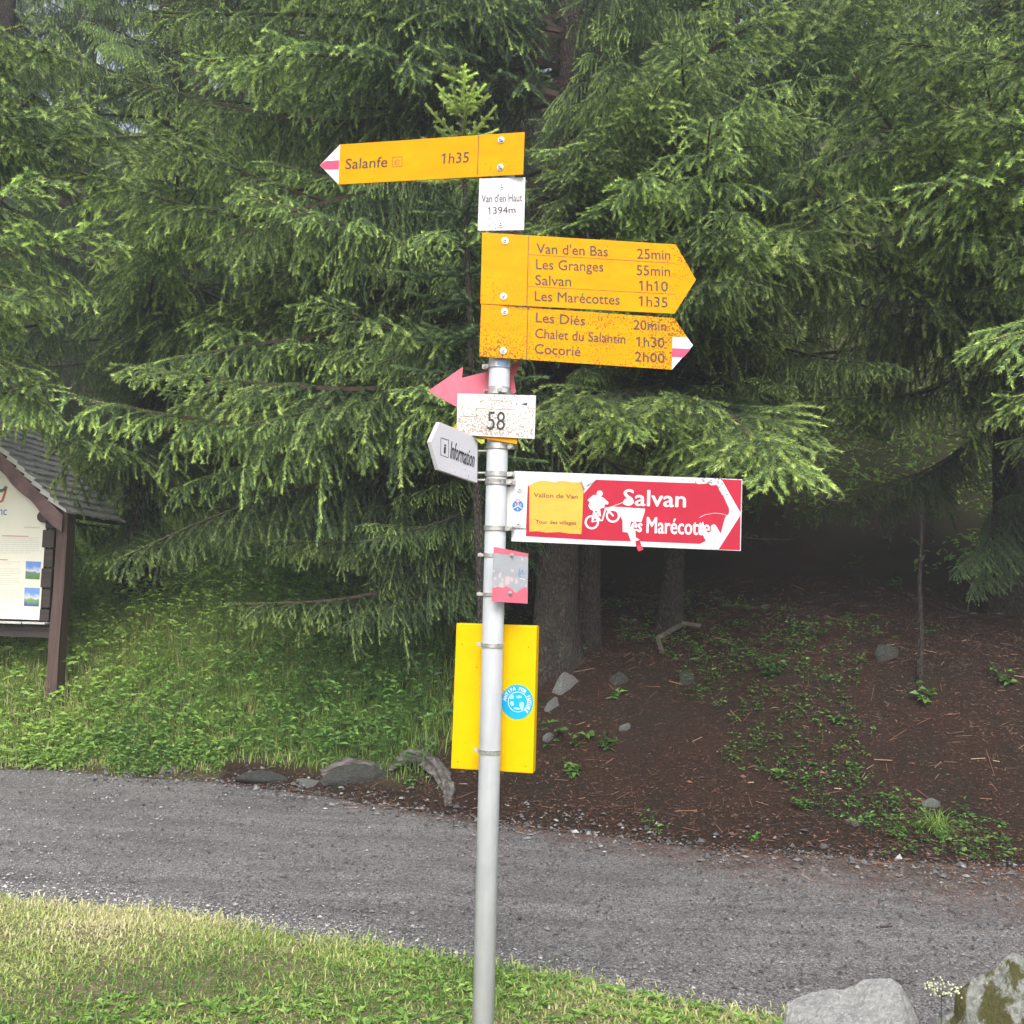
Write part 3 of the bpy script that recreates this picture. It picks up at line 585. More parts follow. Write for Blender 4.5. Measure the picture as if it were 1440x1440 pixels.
E_.crown(5.4, 12, 16, 2.4, DARK + HANG, 0.25, dead=12, deadz=(1.5, 5))
G_ = Tree('spruce_tree', 'spruce outside the right edge whose boughs hang in at the upper right', 5.9, 7.9, 0.22, 16, 6)
G_.crown(2.8, 15, 34, 3.2, MIXL, 0.25)
G_.hero([(W(1330, 150, 6.2), .3), (W(1300, 260, 6.4), .6), (W(1420, 560, 6.8), .9), (W(1390, 480, 6.6), .6), (W(1260, 60, 6.0), .1)], FLAT)
# left-hand trees
H_ = Tree('spruce_tree', 'broad spruce hidden in its own bright boughs behind the information board', -4.2, 11.9, 0.2, 17, 7)
H_.crown(2.6, 15.5, 52, 3.6, MIXL, 0.28)
H_.hero([(W(340, 430, 8.6), .6), (W(230, 360, 8.4), .5), (W(390, 120, 8.3), .3), (W(280, 260, 8.6), .5), (W(120, 690, 8.8), .9), (W(200, 620, 8.6), .8), (W(60, 560, 8.7), .7), (W(130, 470, 8.6), .5), (W(300, 500, 8.6), .8), (W(0, 600, 8.9), .7)], HANG)
H_.hero([(W(340, 470, 8.3), .7), (W(230, 340, 8.2), .5), (W(250, 170, 8.0), .4), (W(90, 620, 8.5), .8), (W(260, 180, 8.1), .5), (W(160, 780, 9.8), 1.0)], FLAT)
I_ = Tree('spruce_tree', 'spruce outside the left edge with pale green boughs reaching in', -6.9, 10.0, 0.2, 16, 8)
I_.crown(2.2, 15, 40, 3.5, MIXL, 0.25)
I_.hero([(W(250, 190, 7.2), .3), (W(130, 150, 7.2), .3), (W(60, 250, 7.4), .4), (W(150, 330, 7.6), .5), (W(40, 420, 7.6), .5), (W(90, 60, 7.2), .1), (W(30, 520, 7.8), .7)], MIXL)
J_ = Tree('spruce_tree', 'tall spruce filling the upper left between the boards and the thick trunk', -1.9, 12.0, 0.17, 17, 9)
J_.crown(3.0, 15.5, 50, 3.3, DARK + MIXL, 0.28, dead=8)
J_.hero([(W(450, 60, 8.6), .3), (W(560, 40, 8.4), .3), (W(540, 170, 9.0), .5), (W(430, 240, 9.0), .5), (W(400, 340, 9.2), .6), (W(330, 60, 8.6), .3)], HANG)
def fill(px0, px1, py0, py1, step, Y0, Y1, trees, lib, seed, rise=(.1, .7), keep=1.0):
    """outer boughs: tips spread over the outer faces of the crowns, each carried by the nearest trunk"""
    r = np.random.RandomState(seed)
    for px in np.arange(px0, px1, step):
        for py in np.arange(py0, py1, step * .9):
            if r.rand() > keep or (1180 < px < 1370 and py > 310): continue
            p = Vector(atY(px + r.uniform(-.5, .5) * step, py + r.uniform(-.5, .5) * step, r.uniform(Y0, Y1))); best = None
            for t in trees:
                h = p.z - t.z0
                if not 0.8 < h < t.H * 0.9: continue
                q = t.at(h); L_ = math.hypot(q.x - p.x, q.y - p.y)
                if L_ > 1.2 and (best is None or L_ < best[0]): best = (L_, t)
            if best and best[0] < 4.8: best[1].hero([(p, r.uniform(*rise) * best[0] / 3)], lib)
LT = [A, H_, I_, J_]; RT = [C_, D_, G_, A, B, E_]
fill(-60, 500, -60, 330, 78, 7.2, 9.2, LT, MIXL, 1)
fill(60, 280, -40, 230, 55, 9.4, 10.8, [H_, I_], MIXL, 20, rise=(.0, .3))
fill(1130, 1450, -60, 170, 55, 8.6, 10, [D_, G_], MIXL, 21, rise=(.0, .3))
fill(840, 1130, 560, 660, 70, 8.6, 9.6, [B, C_], DARK, 22, rise=(.4, .8), keep=.7)
fill(-100, 1500, -170, -20, 85, 9.5, 12.5, LT + RT, MIXL, 19)
fill(-60, 600, 330, 600, 82, 7.4, 9.4, LT, MIXL, 11)
fill(60, 420, 430, 700, 80, 8.8, 10.4, [H_, J_], HANG, 2, keep=.7)
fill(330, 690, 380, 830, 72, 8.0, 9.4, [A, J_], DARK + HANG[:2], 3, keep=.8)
fill(560, 860, -40, 380, 85, 10, 12.5, [A, B, J_], DARK, 4, keep=.35)
fill(120, 400, 480, 730, 62, 10.5, 11.2, [H_, J_], HANG + DARK, 14, rise=(.3, .8))
fill(340, 650, 690, 880, 70, 8.5, 9.3, [A, J_], DARK, 13, rise=(.8, 1.4), keep=.7)
fill(850, 1480, -60, 430, 80, 6.2, 8.6, RT, MIXL, 5)
fill(830, 1140, 400, 590, 75, 7.0, 8.8, RT, MIXL, 6, keep=.85)
fill(1370, 1480, 380, 640, 60, 7.4, 9.0, RT, MIXL, 7)
fill(960, 1180, 640, 800, 70, 8.8, 10, [C_, B], DARK, 8, rise=(.6, 1.2), keep=.7)
fill(1330, 1460, 720, 830, 60, 8.6, 9.6, [D_], DARK, 18, rise=(.6, 1.2), keep=.8)
fill(820, 1170, 300, 560, 80, 9.5, 12, RT, DARK, 9, keep=.7)
H_.hero([(W(155, 60, 10.4), .2), (W(140, 110, 9.8), .2), (W(180, 15, 9.6), .1), (W(120, 30, 10.6), .1)], HANG)
I_.hero([(W(20, 20, 9.0), .1), (W(60, -20, 9.2), .1), (W(10, 90, 9.6), .2)], HANG)
# young spruce whose leader stands above the yellow arrow
YY = 7.35; sx, sy = float(atY(690, 1100, YY)[0]), YY; tipz = float(atY(646, 72, YY)[2]); sz = hpt(sx, sy); SH = tipz - sz
tx = float(atY(646, 72, YY)[0])
Y_ = Tree('young_spruce', 'slender young spruce with pale green leader rising above the topmost yellow arrow', sx, sy, 0.028, SH - 0.1, 10, lean=((tx - sx) / SH, 0), group=None, flare=1.2)
def young_shoot(seed, L, fresh=1.0, inner=0.7):
    rs = np.random.RandomState(seed); tw = Twigs(); P = bend_line((0, 0, 0), (1, 0, 0.15), L, 6, -0.4, rs, 0.1); tw.shoot(P, inner, fresh, 1.8, r=0.004)
    for i in range(int(L * 15) if L > .4 else (4 if L < .2 else 0)):
        u = 0.15 + 0.75 * i / max(4, L * 15); j = int(u * 6); sd_ = 1 if i % 2 else -1
        tw.shoot(bend_line(P[j] + (P[min(j + 1, 6)] - P[j]) * (u * 6 - j), (0.8, 0.9 * sd_, 0.0), (0.04 + 0.17 * L * (1 - u)) * rs.uniform(.7, 1.1), 3, 0.6, rs, 0.1), inner, fresh, 1.6)
    return tw.mesh('young_shoot', rs, [M_needle, M_twig], 800, 0.030, 0.0060)
YS = [(0.45, young_shoot(501 + i, 0.45)) for i in range(3)]; YS1 = [(0.18, young_shoot(511 + i, 0.18)) for i in range(2)]; YL = [(0.3, young_shoot(521, 0.3))]; YD = [(0.5, young_shoot(531 + i, 0.5, 0.35, 0.1)) for i in range(3)]
for k, (dz, Lw) in enumerate([(0.22, .15), (0.44, .26), (0.47, .22), (0.68, .36), (0.72, .32), (0.95, .45), (1.2, .45), (1.45, .45), (1.65, .5), (1.85, .5), (2.1, .5), (2.35, .5), (2.6, .5), (2.9, .45)]):
    for i in range(6 if dz > .3 else 5):
        th = i * (1.047 if dz > .3 else 1.257) + k * 0.5 + Y_.rs.uniform(-.15, .15); b = Y_.at(SH - dz); ll = Lw * Y_.rs.uniform(.85, 1.1)
        place(Y_.o, b, b + Vector((math.cos(th) * ll, math.sin(th) * ll, ll * (0.3 if dz < .7 else -0.02 - 0.12 * dz))), YS1 if dz < .3 else YS if dz < 1.1 else YD, Y_.rs)
b = Y_.at(SH - 0.34); place(Y_.o, b, b + Vector((0.0, 0, 0.34)), YL, Y_.rs, 'leader')
# trees deeper in the wood
rs = np.random.RandomState(77)
spots = [(-7.5, 14.5), (-3.2, 17.5), (-5.9, 18.5), (0.5, 14.5), (2.6, 13.2), (3.2, 18.5), (-0.9, 19.5), (11.6, 14.2), (13.5, 20), (1.8, 23), (-9.8, 22), (-4.2, 25), (13.5, 24), (8.5, 28), (-13, 17), (-0.5, 29), (4.5, 33), (-8, 31), (14, 16), (-2.2, 14.6), (-11, 12.5), (11, 12), (-15, 25), (0.8, 18), (5, 25), (-6.5, 22), (11, 34), (-2, 36), (-17, 34), (18, 30), (-12, 28), (-15.5, 29), (-19, 27), (14, 30), (21, 32), (17, 37), (-9, 36), (-13, 38), (-23, 36)]
desc = ['dim spruce deeper in the wood, seen between nearer boughs']
for i, (x, y) in enumerate(spots):
    H = rs.uniform(17, 23); t = Tree('spruce_tree', desc[0], x, y, rs.uniform(0.12, 0.2), H, 600 + i, group='spruces deeper in the wood')
    t.crown(2.6 if x < 1 else 4.2, H * 0.95, 84, rs.uniform(3.0, 3.9), DARK + HANG, 0.3, dead=6, deadz=(1, 5))

# ------------------------------------------------------------------ signpost
PD = 2.95
M_galv = None
def galv():
    m, nt, b = newmat('galvanised_steel'); v = coords(nt, scale=(1, 1, 0.12)); n = noise(nt, v, 35, 5); s = noise(nt, coords(nt), 8, 4)
    c = mix(nt, 0.5, ramp(nt, n, [(0.3, (0.36, 0.39, 0.43)), (0.7, (0.52, 0.55, 0.58))]), ramp(nt, s, [(0.3, (0.42, 0.44, 0.48)), (0.7, (0.60, 0.62, 0.64))]))
    nt.links.new(c, b.inputs['Base Color']); b.inputs['Metallic'].default_value = 0.0; b.inputs['Roughness'].default_value = 0.4
    bump(nt, b, s, 0.05); return m
M_galv = galv()
M_steel = simple('clamp_steel', (0.5, 0.5, 0.48), 0.35, 0.7, 0.3, 60)
M_bolt = simple('bolt_head_steel', (0.55, 0.55, 0.55), 0.3, 0.8, 0.2, 200)
M_yel = speckled('yellow_sign_enamel', (0.80, 0.335, 0.0), (0.16, 0.085, 0.02), 0.12, 150, 0.5)
M_yel2 = speckled('yellow_sign_enamel_spotted', (0.82, 0.33, 0.0), (0.13, 0.065, 0.02), 0.85, 160, 0.5)
M_white = speckled('white_sign_enamel', (0.62, 0.63, 0.69), (0.15, 0.14, 0.13), 0.15, 150, 0.4, grime=0.06)
M_white58 = speckled('lichened_white_plate', (0.74, 0.70, 0.66), (0.27, 0.21, 0.18), 1.35, 190, 0.6, 6)
M_edge = simple('aluminium_edge', (0.6, 0.6, 0.58), 0.4, 0.4)
M_ink = simple('dark_brown_lettering', (0.055, 0.04, 0.035), 0.5)
M_ink2 = simple('black_lettering', (0.02, 0.02, 0.03), 0.5)
M_blueink = simple('blue_lettering', (0.06, 0.14, 0.42), 0.5)
M_pink = simple('faded_pink_paint', (0.62, 0.13, 0.19), 0.6, var=0.12, scale=25)
M_pink2 = simple('route_mark_pink', (0.80, 0.06, 0.15), 0.5)
M_red = simple('red_film', (0.41, 0.012, 0.038), 0.5, var=0.08, scale=14, spec=0.25)
M_wfilm = simple('white_film', (0.66, 0.67, 0.73), 0.5, spec=0.25)
M_stick = speckled('faded_yellow_sticker', (0.78, 0.42, 0.075), (0.25, 0.14, 0.05), 0.3, 110, 0.5)
M_box = speckled('bright_yellow_box_paint', (0.80, 0.49, 0.0), (0.4, 0.25, 0.02), -0.5, 120, 0.4, grime=0.08)
M_cyan = simple('cyan_sticker', (0.0, 0.38, 0.75), 0.35)
M_lcyan = simple('pale_cyan_print', (0.35, 0.75, 0.9), 0.4)
M_plate = speckled('greyed_map_plate', (0.36, 0.39, 0.43), (0.6, 0.45, 0.45), 0.9, 60, 0.5, 9)
M_band = simple('label_band_blue', (0.12, 0.2, 0.42), 0.5)
class Plane:
    """a vertical plane in the world; sign outlines measured on the photograph are laid out on it in metres"""
    def __init__(s, px, py, Yd, yaw):
        s.O = Vector(atY(px, py, Yd)); s.yaw = math.radians(yaw); s.u = np.array([math.cos(s.yaw), math.sin(s.yaw), 0]); s.n = np.array([math.sin(s.yaw), -math.cos(s.yaw), 0])
    def uv(s, px, py):
        d = ray(px, py); O = np.array(s.O); t = np.dot(O - CAM, s.n) / np.dot(d, s.n); P = CAM + d * t - O
        return (float(np.dot(P, s.u)), float(P[2]))
    def thing(s, name, label, cat='sign', group=None): return thing(name, s.O, label, cat, s.yaw, group)
class Z:                                                # zoomed crop of the photograph -> pixel
    def __init__(s, pl, ox, oy, k): s.pl, s.ox, s.oy, s.k = pl, ox, oy, k
    def __call__(s, x, y): return s.pl.uv(s.ox + x / s.k, s.oy + y / s.k)
def plate(name, pts, mat, parent, y=0.0, t=0.003, bev=0.0):
    bm = bmesh.new(); f = [bm.verts.new((a, y, b)) for a, b in pts]; k = [bm.verts.new((a, y + t, b)) for a, b in pts]; n = len(pts)
    bm.faces.new(f); bm.faces.new(k[::-1])
    for i in range(n): bm.faces.new((f[i], f[(i + 1) % n], k[(i + 1) % n], k[i]))
    if bev: bevel(bm, bev, 2)
    return bm_obj(name, bm, mat, parent)
def text_raw(s, off=0.0):
    c = bpy.data.curves.new('lettering', 'FONT'); c.body = s; c.size = 1; c.resolution_u = 3; c.offset = off; c.extrude = 0.0
    o = bpy.data.objects.new('lettering', c); COL.objects.link(o); bpy.context.view_layer.update()
    m = bpy.data.meshes.new_from_object(o); bpy.data.objects.remove(o); bpy.data.curves.remove(c); return m
def bbox(m):
    a = np.empty(len(m.vertices) * 3, np.float32); m.vertices.foreach_get('co', a); a = a.reshape(-1, 3); return a
_h = text_raw('H'); _b = bbox(_h); CAPH = float(_b[:, 1].max() - _b[:, 1].min())
_o = bbox(text_raw('1')); ONEW = float(_o[:, 0].max() - _o[:, 0].min())
def flag_ones(m, s):
    if '1' not in s: return
    bm = bmesh.new(); bm.from_mesh(m)
    for i, ch in enumerate(s):
        if ch != '1': continue
        l = float(bbox(text_raw(s[:i + 1]))[:, 0].max()) - ONEW; Hc = CAPH
        bm.faces.new([bm.verts.new((a, b, 0)) for a, b in ((l, Hc * .99), (l - .15, Hc * .84), (l - .12, Hc * .74), (l, Hc * .84))])
    bm.to_mesh(m); bm.free()
def text(z, s, p1, p2, cap, mat, parent, y=-0.0006, off=0.0, name='lettering', bold=0.0):
    """s set between two baseline points given in the crop z; cap is the capital height there"""
    a = np.array(z(*p1)); b = np.array(z(*p2)); m = text_raw(s, 0); flag_ones(m, s); c = bbox(m); x0, x1 = c[:, 0].min(), c[:, 0].max()
    w_ = np.linalg.norm(b - a); sx = w_ / (x1 - x0); t = np.array(z(p1[0], p1[1] - cap)); sz = abs(t[1] - a[1]) / CAPH; ang = math.atan2(b[1] - a[1], b[0] - a[0])
    X_ = (c[:, 0] - x0) * sx; Y2 = c[:, 1] * sz; co = np.stack([a[0] + X_ * math.cos(ang) - Y2 * math.sin(ang), np.full(len(c), y), a[1] + X_ * math.sin(ang) + Y2 * math.cos(ang)], 1).astype(np.float32)
    m.vertices.foreach_set('co', co.ravel()); m.materials.clear(); m.materials.append(mat); m.update()
    if off: bold = off * abs(sz) * 0.7
    if bold:                                             # heavier strokes: stacked, slightly shifted layers of the same glyphs
        bm = bmesh.new()
        for k, (du, dw) in enumerate(((-1, 0), (1, 0), (0, .7), (0, -.7))):
            b0 = len(bm.verts); bm.from_mesh(m); bm.verts.ensure_lookup_table()
            for v in bm.verts[b0:]: v.co.x += du * bold; v.co.z += dw * bold; v.co.y -= 0.00012 * k
        bm.to_mesh(m); bm.free()
    return obj(name, m, parent)
def line(name, a, b, w_, mat, parent, y=-0.0005):
    a, b = np.array(a), np.array(b); d = (b - a) / np.linalg.norm(b - a); n = np.array([-d[1], d[0]]) * w_ / 2
    return plate(name, [tuple(a - n), tuple(b - n), tuple(b + n), tuple(a + n)], mat, parent, y, 0.0004)
def disc_pts(c, r, n=20, ry=None): return [(c[0] + r * math.cos(i * 2 * math.pi / n), c[1] + (ry or r) * math.sin(i * 2 * math.pi / n)) for i in range(n)]
def ring(name, c, R_, r_, mat, parent, y=-0.0006, n=28):
    bm = bmesh.new(); o = [bm.verts.new((a, y, b)) for a, b in disc_pts(c, R_, n)]; i_ = [bm.verts.new((a, y, b)) for a, b in disc_pts(c, r_, n)]
    for k in range(n): bm.faces.new((o[k], o[(k + 1) % n], i_[(k + 1) % n], i_[k]))
    return bm_obj(name, bm, mat, parent)
def bolt(c, parent, r=0.008, y=0.0):
    bm = bmesh.new(); add_cyl(bm, (c[0], y, c[1]), (c[0], y - 0.0025, c[1]), r * 1.25, r * 1.25, 16); add_cyl(bm, (c[0], y - 0.002, c[1]), (c[0], y - 0.008, c[1]), r * 0.85, r * 0.8, 6)
    add_sphere(bm, (c[0], y - 0.009, c[1]), r * 0.45, n=8)
    return bm_obj('bolt', bm, M_bolt, parent)
# pole
pb = Vector(atY(678, 1490, PD)); pt = Vector(atY(710.5, 196, PD)); dirp = (pt - pb).normalized(); g0 = pb - dirp * (pb.z + 0.25) / dirp.z
PR = 0.0300
def pole_at(z): return g0 + dirp * ((z - g0.z) / dirp.z)
def pole_px(py):                                        # axis point seen at picture row py
    t = (py - 196) / (1490 - 196); return Vector(atY(710.5 + (678 - 710.5) * t, py, PD))
post = thing('sign_pole', pole_at(0.0), 'tall grey galvanised steel pole carrying all the signs', 'pole')
bm = bmesh.new(); add_cyl(bm, g0 - post.location, pt - post.location, PR, PR, 40); bm_obj('tube', bm, M_galv, post, smooth=False)
for p in post.children[0].data.polygons: p.use_smooth = len(p.vertices) == 4
bm = bmesh.new(); add_cyl(bm, pt - post.location, pt - post.location + dirp * 0.006, PR + .001, PR - .003, 32); bm_obj('end_cap', bm, M_edge, post)
def clamp(parent, py, h=0.012, lug=(1, 0), r=PR + 0.003, mat=None, name='pole_clamp', lugsize=0.011):
    """band round the pole with a screw housing; lug = side direction (x, y)"""
    c = pole_px(py); inv = Matrix.Rotation(-parent.rotation_euler.z, 3, 'Z'); bm = bmesh.new()
    add_cyl(bm, c - dirp * h / 2, c + dirp * h / 2, r, r, 32, caps=False); add_cyl(bm, c + dirp * h / 2, c - dirp * h / 2, r - 0.002, r - 0.002, 32, caps=False)
    for s in (-1, 1): add_cyl(bm, c + dirp * (s * h / 2 - 0.0007), c + dirp * (s * h / 2 + 0.0007), r + 0.0008, r + 0.0008, 32)
    d = Vector((lug[0], lug[1], 0)).normalized(); q = c + d * (r + lugsize * 0.7); t_ = Vector((-d.y, d.x, 0))
    add_box(bm, q, (lugsize * 1.8, lugsize * 1.5, h * 1.05), Matrix.Rotation(math.atan2(d.y, d.x), 3, 'Z'))
    add_cyl(bm, q - t_ * lugsize * 1.1 + d * 0.003, q + t_ * lugsize * 1.1 + d * 0.003, 0.0038, n=10)
    add_cyl(bm, q - t_ * lugsize * 1.4 + d * 0.003, q - t_ * lugsize * 0.8 + d * 0.003, 0.0065, n=6)
    bm.transform(inv.to_4x4() @ Matrix.Translation(-parent.location)); return bm_obj(name, bm, mat or M_steel, parent)
def spacer(parent, a, b, mat=None, name='bracket'):       # bracket block between pole and plate, local coordinates
    bm = bmesh.new(); add_box(bm, ((a[0] + b[0]) / 2, (a[1] + b[1]) / 2, (a[2] + b[2]) / 2), (abs(b[0] - a[0]), abs(b[1] - a[1]), abs(b[2] - a[2])))
    return bm_obj(name, bm, mat or M_steel, parent)
YF = PD - PR - 0.016
# 1 topmost arrow
pl = Plane(705, 217, YF, -18); z = Z(pl, 430, 160, 4); s = pl.thing('direction_sign', 'topmost yellow arrow sign pointing left to Salanfe with white and pink tip', group='yellow hiking signs')
plate('panel', [z(193, 173), z(1230, 103), z(1222, 340), z(183, 397), z(82, 290)], M_yel, s, 0, 0.004)
plate('arrow_tip', [z(80, 290), z(194, 173), z(184, 397)], M_wfilm, s, -0.0008, 0.0007); plate('route_stripe', [z(81, 290), z(108, 268), z(189, 262), z(186, 314), z(106, 314)], M_pink2, s, -0.0014, 0.0005)
line('divider_line', z(972, 123), z(966, 345), 0.0022, M_ink, s)
text(z, 'Salanfe', (222, 312), (458, 299), 57, M_ink, s, off=0.008); text(z, '1h35', (762, 282), (916, 273), 57, M_ink, s, off=0.008)
for a, b in (((487, 246), (541, 241)), ((541, 241), (541, 296)), ((541, 296), (487, 300)), ((487, 300), (487, 246))): line('hut_symbol', z(*a), z(*b), 0.0013, M_ink, s)
for a, b in (((497, 277), (514, 258)), ((514, 258), (531, 268)), ((505, 272), (506, 288)), ((522, 288), (521, 272)), ((506, 288), (514, 288))): line('hut_symbol', z(*a), z(*b), 0.0016, M_ink, s)
bolt(z(1100, 148), s); bolt(z(1095, 302), s); spacer(s, (z(1070, 200)[0], 0.004, z(0, 330)[1] if False else -0.05), (z(1135, 200)[0], 0.02, 0.05)); clamp(s, 200, lug=(0, -1) if False else (1, 0.2)); clamp(s, 237, lug=(1, 0.2))
# 2 white place plate
pl = Plane(705, 288, YF, 0); z = Z(pl, 430, 160, 4); s = pl.thing('place_plate', 'small white square plate reading Van d\'en Haut 1394m')
plate('panel', [z(977, 365), z(1235, 357), z(1228, 653), z(967, 658)], M_white, s, 0, 0.004)
text(z, "Van d'en Haut", (990, 499), (1217, 492), 42, M_ink, s, off=0.006); text(z, '1394m', (1024, 564), (1180, 559), 38, M_ink, s, off=0.008)
bolt(z(1102, 405), s); bolt(z(1095, 620), s); spacer(s, (-0.02, 0.004, -0.06), (0.02, 0.018, 0.06)); clamp(s, 262, lug=(1, 0.2)); clamp(s, 326, lug=(1, -0.1))
# 3 four-line arrow
YSN = dict(group='yellow hiking signs')
pl = Plane(710, 380, YF, 8); z = Z(pl, 660, 310, 4.2353); s = pl.thing('direction_sign', 'large yellow arrow pointing right with four lines, Van d\'en Bas to Les Marécottes', **YSN)
plate('panel', [z(77, 72), z(1230, 143), z(1350, 352), z(1222, 555), z(66, 495)], M_yel, s, 0, 0.004)
line('divider_line', z(353, 93), z(343, 510), 0.0022, M_ink, s); line('row_line', z(355, 203), z(1225, 255), 0.0012, M_ink, s); line('row_line', z(350, 393), z(1222, 440), 0.0012, M_ink, s)
for t_, a, b in (("Van d'en Bas", (400, 196), (825, 214)), ('25min', (1000, 227), (1197, 235)), ('Les Granges', (398, 290), (798, 305)), ('55min', (997, 325), (1195, 332)), ('Salvan', (393, 384), (606, 392)), ('1h10', (1010, 417), (1182, 423)), ('Les Marécottes', (390, 478), (895, 502)), ('1h35', (1008, 509), (1180, 518))):
    text(z, t_, a, b, 59, M_ink, s, off=0.006)
bolt(z(212, 122), s); bolt(z(203, 453), s); spacer(s, (-0.02, 0.004, -0.09), (0.02, 0.014, 0.09)); clamp(s, 345, lug=(-1, 0.6)); clamp(s, 410, lug=(-1, 0.6))
# 4 three-line arrow
pl = Plane(710, 465, YF, 8); z = Z(pl, 660, 310, 4.2353); s = pl.thing('direction_sign', 'speckled yellow arrow sign pointing right with three lines, Les Diés, Chalet du Salantin, Cocorié', **YSN)
plate('panel', [z(72, 497), z(1222, 580), z(1333, 742), z(1207, 887), z(60, 808)], M_yel2, s, 0.003, 0.004)
plate('arrow_tip', [z(1212, 692), z(1298, 694), z(1334, 742), z(1208, 888)], M_wfilm, s, 0.0022, 0.0007); plate('route_stripe', [z(1210, 760), z(1319, 764), z(1277, 814), z(1208, 812)], M_pink2, s, 0.0016, 0.0005)
line('divider_line', z(350, 512), z(342, 826), 0.0022, M_ink, s, 0.0025)
for t_, a, b in (('Les Diés', (397, 604), (690, 624)), ('20min', (980, 648), (1175, 656)), ('Chalet du Salantin', (393, 698), (930, 734)), ('1h30', (995, 748), (1163, 755)), ('Cocorié', (390, 790), (662, 808)), ('2h00', (987, 838), (1163, 848))):
    text(z, t_, a, b, 57, M_ink, s, 0.0024, off=0.010)
bolt(z(210, 542), s, y=.003); bolt(z(202, 775), s, y=.003); spacer(s, (-0.02, 0.007, -0.06), (0.02, 0.014, 0.06)); clamp(s, 515, lug=(-1, 0.4))
bm = bmesh.new(); c = pole_px(514); a0 = -0.9
for k in range(6):
    t0 = -1.75 + k * 0.16; t1 = t0 + 0.16; v = [bm.verts.new(c + Vector((math.cos(t) * 0.0345, math.sin(t) * 0.0345, zz)) - s.location) for t, zz in ((t0, -.006), (t1, -.006), (t1, .006), (t0, .006))]; bm.faces.new(v)
bm.transform(Matrix.Rotation(-s.rotation_euler.z, 4, 'Z')); bm_obj('blue_tape', bm, M_band, s)
r = np.random.RandomState(4); n = 150; t = r.uniform(0, 1, n) ** 1.6; zz0 = [z(215 + 290 * a, 508 + 18 * a + r.normal(0, 5)) for a in t]
V, T, a = pebbles(np.array([q_[0] for q_ in zz0]), np.full(n, 0.0015), np.array([q_[1] for q_ in zz0]), r.uniform(.0012, .0045, n), np.clip(r.beta(1.5, 1.5, n), 0, 1), 5)
obj('lichen_crust', mesh_np('lichen_crust', V, T, [M_gravel], {'val': a}), s, kind='stuff')
# 5 pink arrow behind the pole
pl = Plane(690, 545, PD + PR + 0.012, 4); z = Z(pl, 590, 490, 7.2); s = pl.thing('pink_arrow_sign', 'faded pink arrow pointing left, mounted behind the pole above the white number plate')
plate('panel', [z(85, 432), z(440, 185), z(430, 297), z(700, 232), z(1035, 128), z(955, 285), z(978, 450), z(700, 530), z(440, 520), z(372, 590)], M_pink, s, 0, 0.003); clamp(s, 548, lug=(-1, 0.8), h=0.008)
# 6 number plate
pl = Plane(697, 586, PD - PR - 0.018, 1); z = Z(pl, 590, 490, 7.2); s = pl.thing('number_plate', 'lichen-covered white plate with the number 58')
plate('panel', [z(385, 458), z(1178, 477), z(1163, 915), z(376, 872)], M_white58, s, 0, 0.006, 0.001)
line('rim', z(383, 460), z(1178, 479), 0.002, M_wfilm, s); line('rim', z(376, 868), z(1163, 911), 0.002, M_wfilm, s); line('rim', z(388, 458), z(380, 868), 0.002, M_wfilm, s); line('rim', z(1174, 480), z(1160, 912), 0.002, M_wfilm, s)
text(z, '58', (685, 822), (862, 828), 184, M_ink2, s, off=0.004)
plate('arrow_mark', [z(965, 543), z(1108, 548), z(1106, 584), z(964, 580)], M_wfilm, s, -0.0005, 0.0004); plate('arrow_mark', disc_pts(z(985, 564), 0.0022, 12), M_ink2, s, -0.001, 0.0004); plate('arrow_mark', [z(1022, 564), z(1090, 549), z(1088, 580)], M_ink2, s, -0.001, 0.0004)
for a, b in (((620, 520), (930, 535)), ((620, 600), (620, 520)), ((575, 608), (970, 620)), ((575, 608), (570, 690)), ((410, 690), (570, 690)), ((930, 535), (925, 600)), ((1000, 790), (1060, 795))): line('faded_print', z(*a), z(*b), 0.0011, M_dead, s)
clamp(s, 553, lug=(0.3, -1), h=0.01); clamp(s, 628, lug=(1, -0.3), h=0.014)
plate('sticker_remnant', [z(560, 905), z(660, 915), z(655, 955), z(620, 960)], simple('yellow_green_sticker', (0.5, 0.6, 0.03), 0.5, var=0.5, scale=90), s, 0.012, 0.001); plate('backing_plate', [z(340, 800), z(378, 740), z(990, 900), z(985, 965), z(960, 960), z(640, 905)], M_yel, s, 0.008, 0.001)
# 7 information arrow
pl = Plane(668, 652, PD - 0.03, 60); z = Z(pl, 590, 490, 7.2); s = pl.thing('information_sign', 'white arrow sign turned sideways reading Information with an i in a box')
plate('panel', [z(203, 745), z(590, 905), z(585, 1362), z(193, 1228), z(113, 945)], M_white, s, 0, 0.012, 0.001)
text(z, 'Information', (308, 1108), (548, 1205), 172, M_ink2, s, off=0.012)
for a, b in (((215, 905), (292, 928)), ((292, 928), (290, 1108)), ((290, 1108), (213, 1078)), ((213, 1078), (215, 905))): line('information_symbol', z(*a), z(*b), 0.0016, M_ink2, s)
text(z, 'i', (243, 1058), (262, 1064), 95, M_ink2, s, off=0.03, name='information_symbol')
for py in (634, 665, 675):
    bm = bmesh.new(); a = Vector(atY(668, py, PD)); b = Vector(atY(688, py, PD)); add_cyl(bm, a, b, 0.0035, n=10); bm.transform(Matrix.Rotation(-s.rotation_euler.z, 4, 'Z') @ Matrix.Translation(-s.location)); bm_obj('bracket_rod', bm, M_steel, s)
clamp(s, 667, lug=(1, -0.25), h=0.012); clamp(s, 677, lug=(1, -0.1), h=0.012, lugsize=0.013)
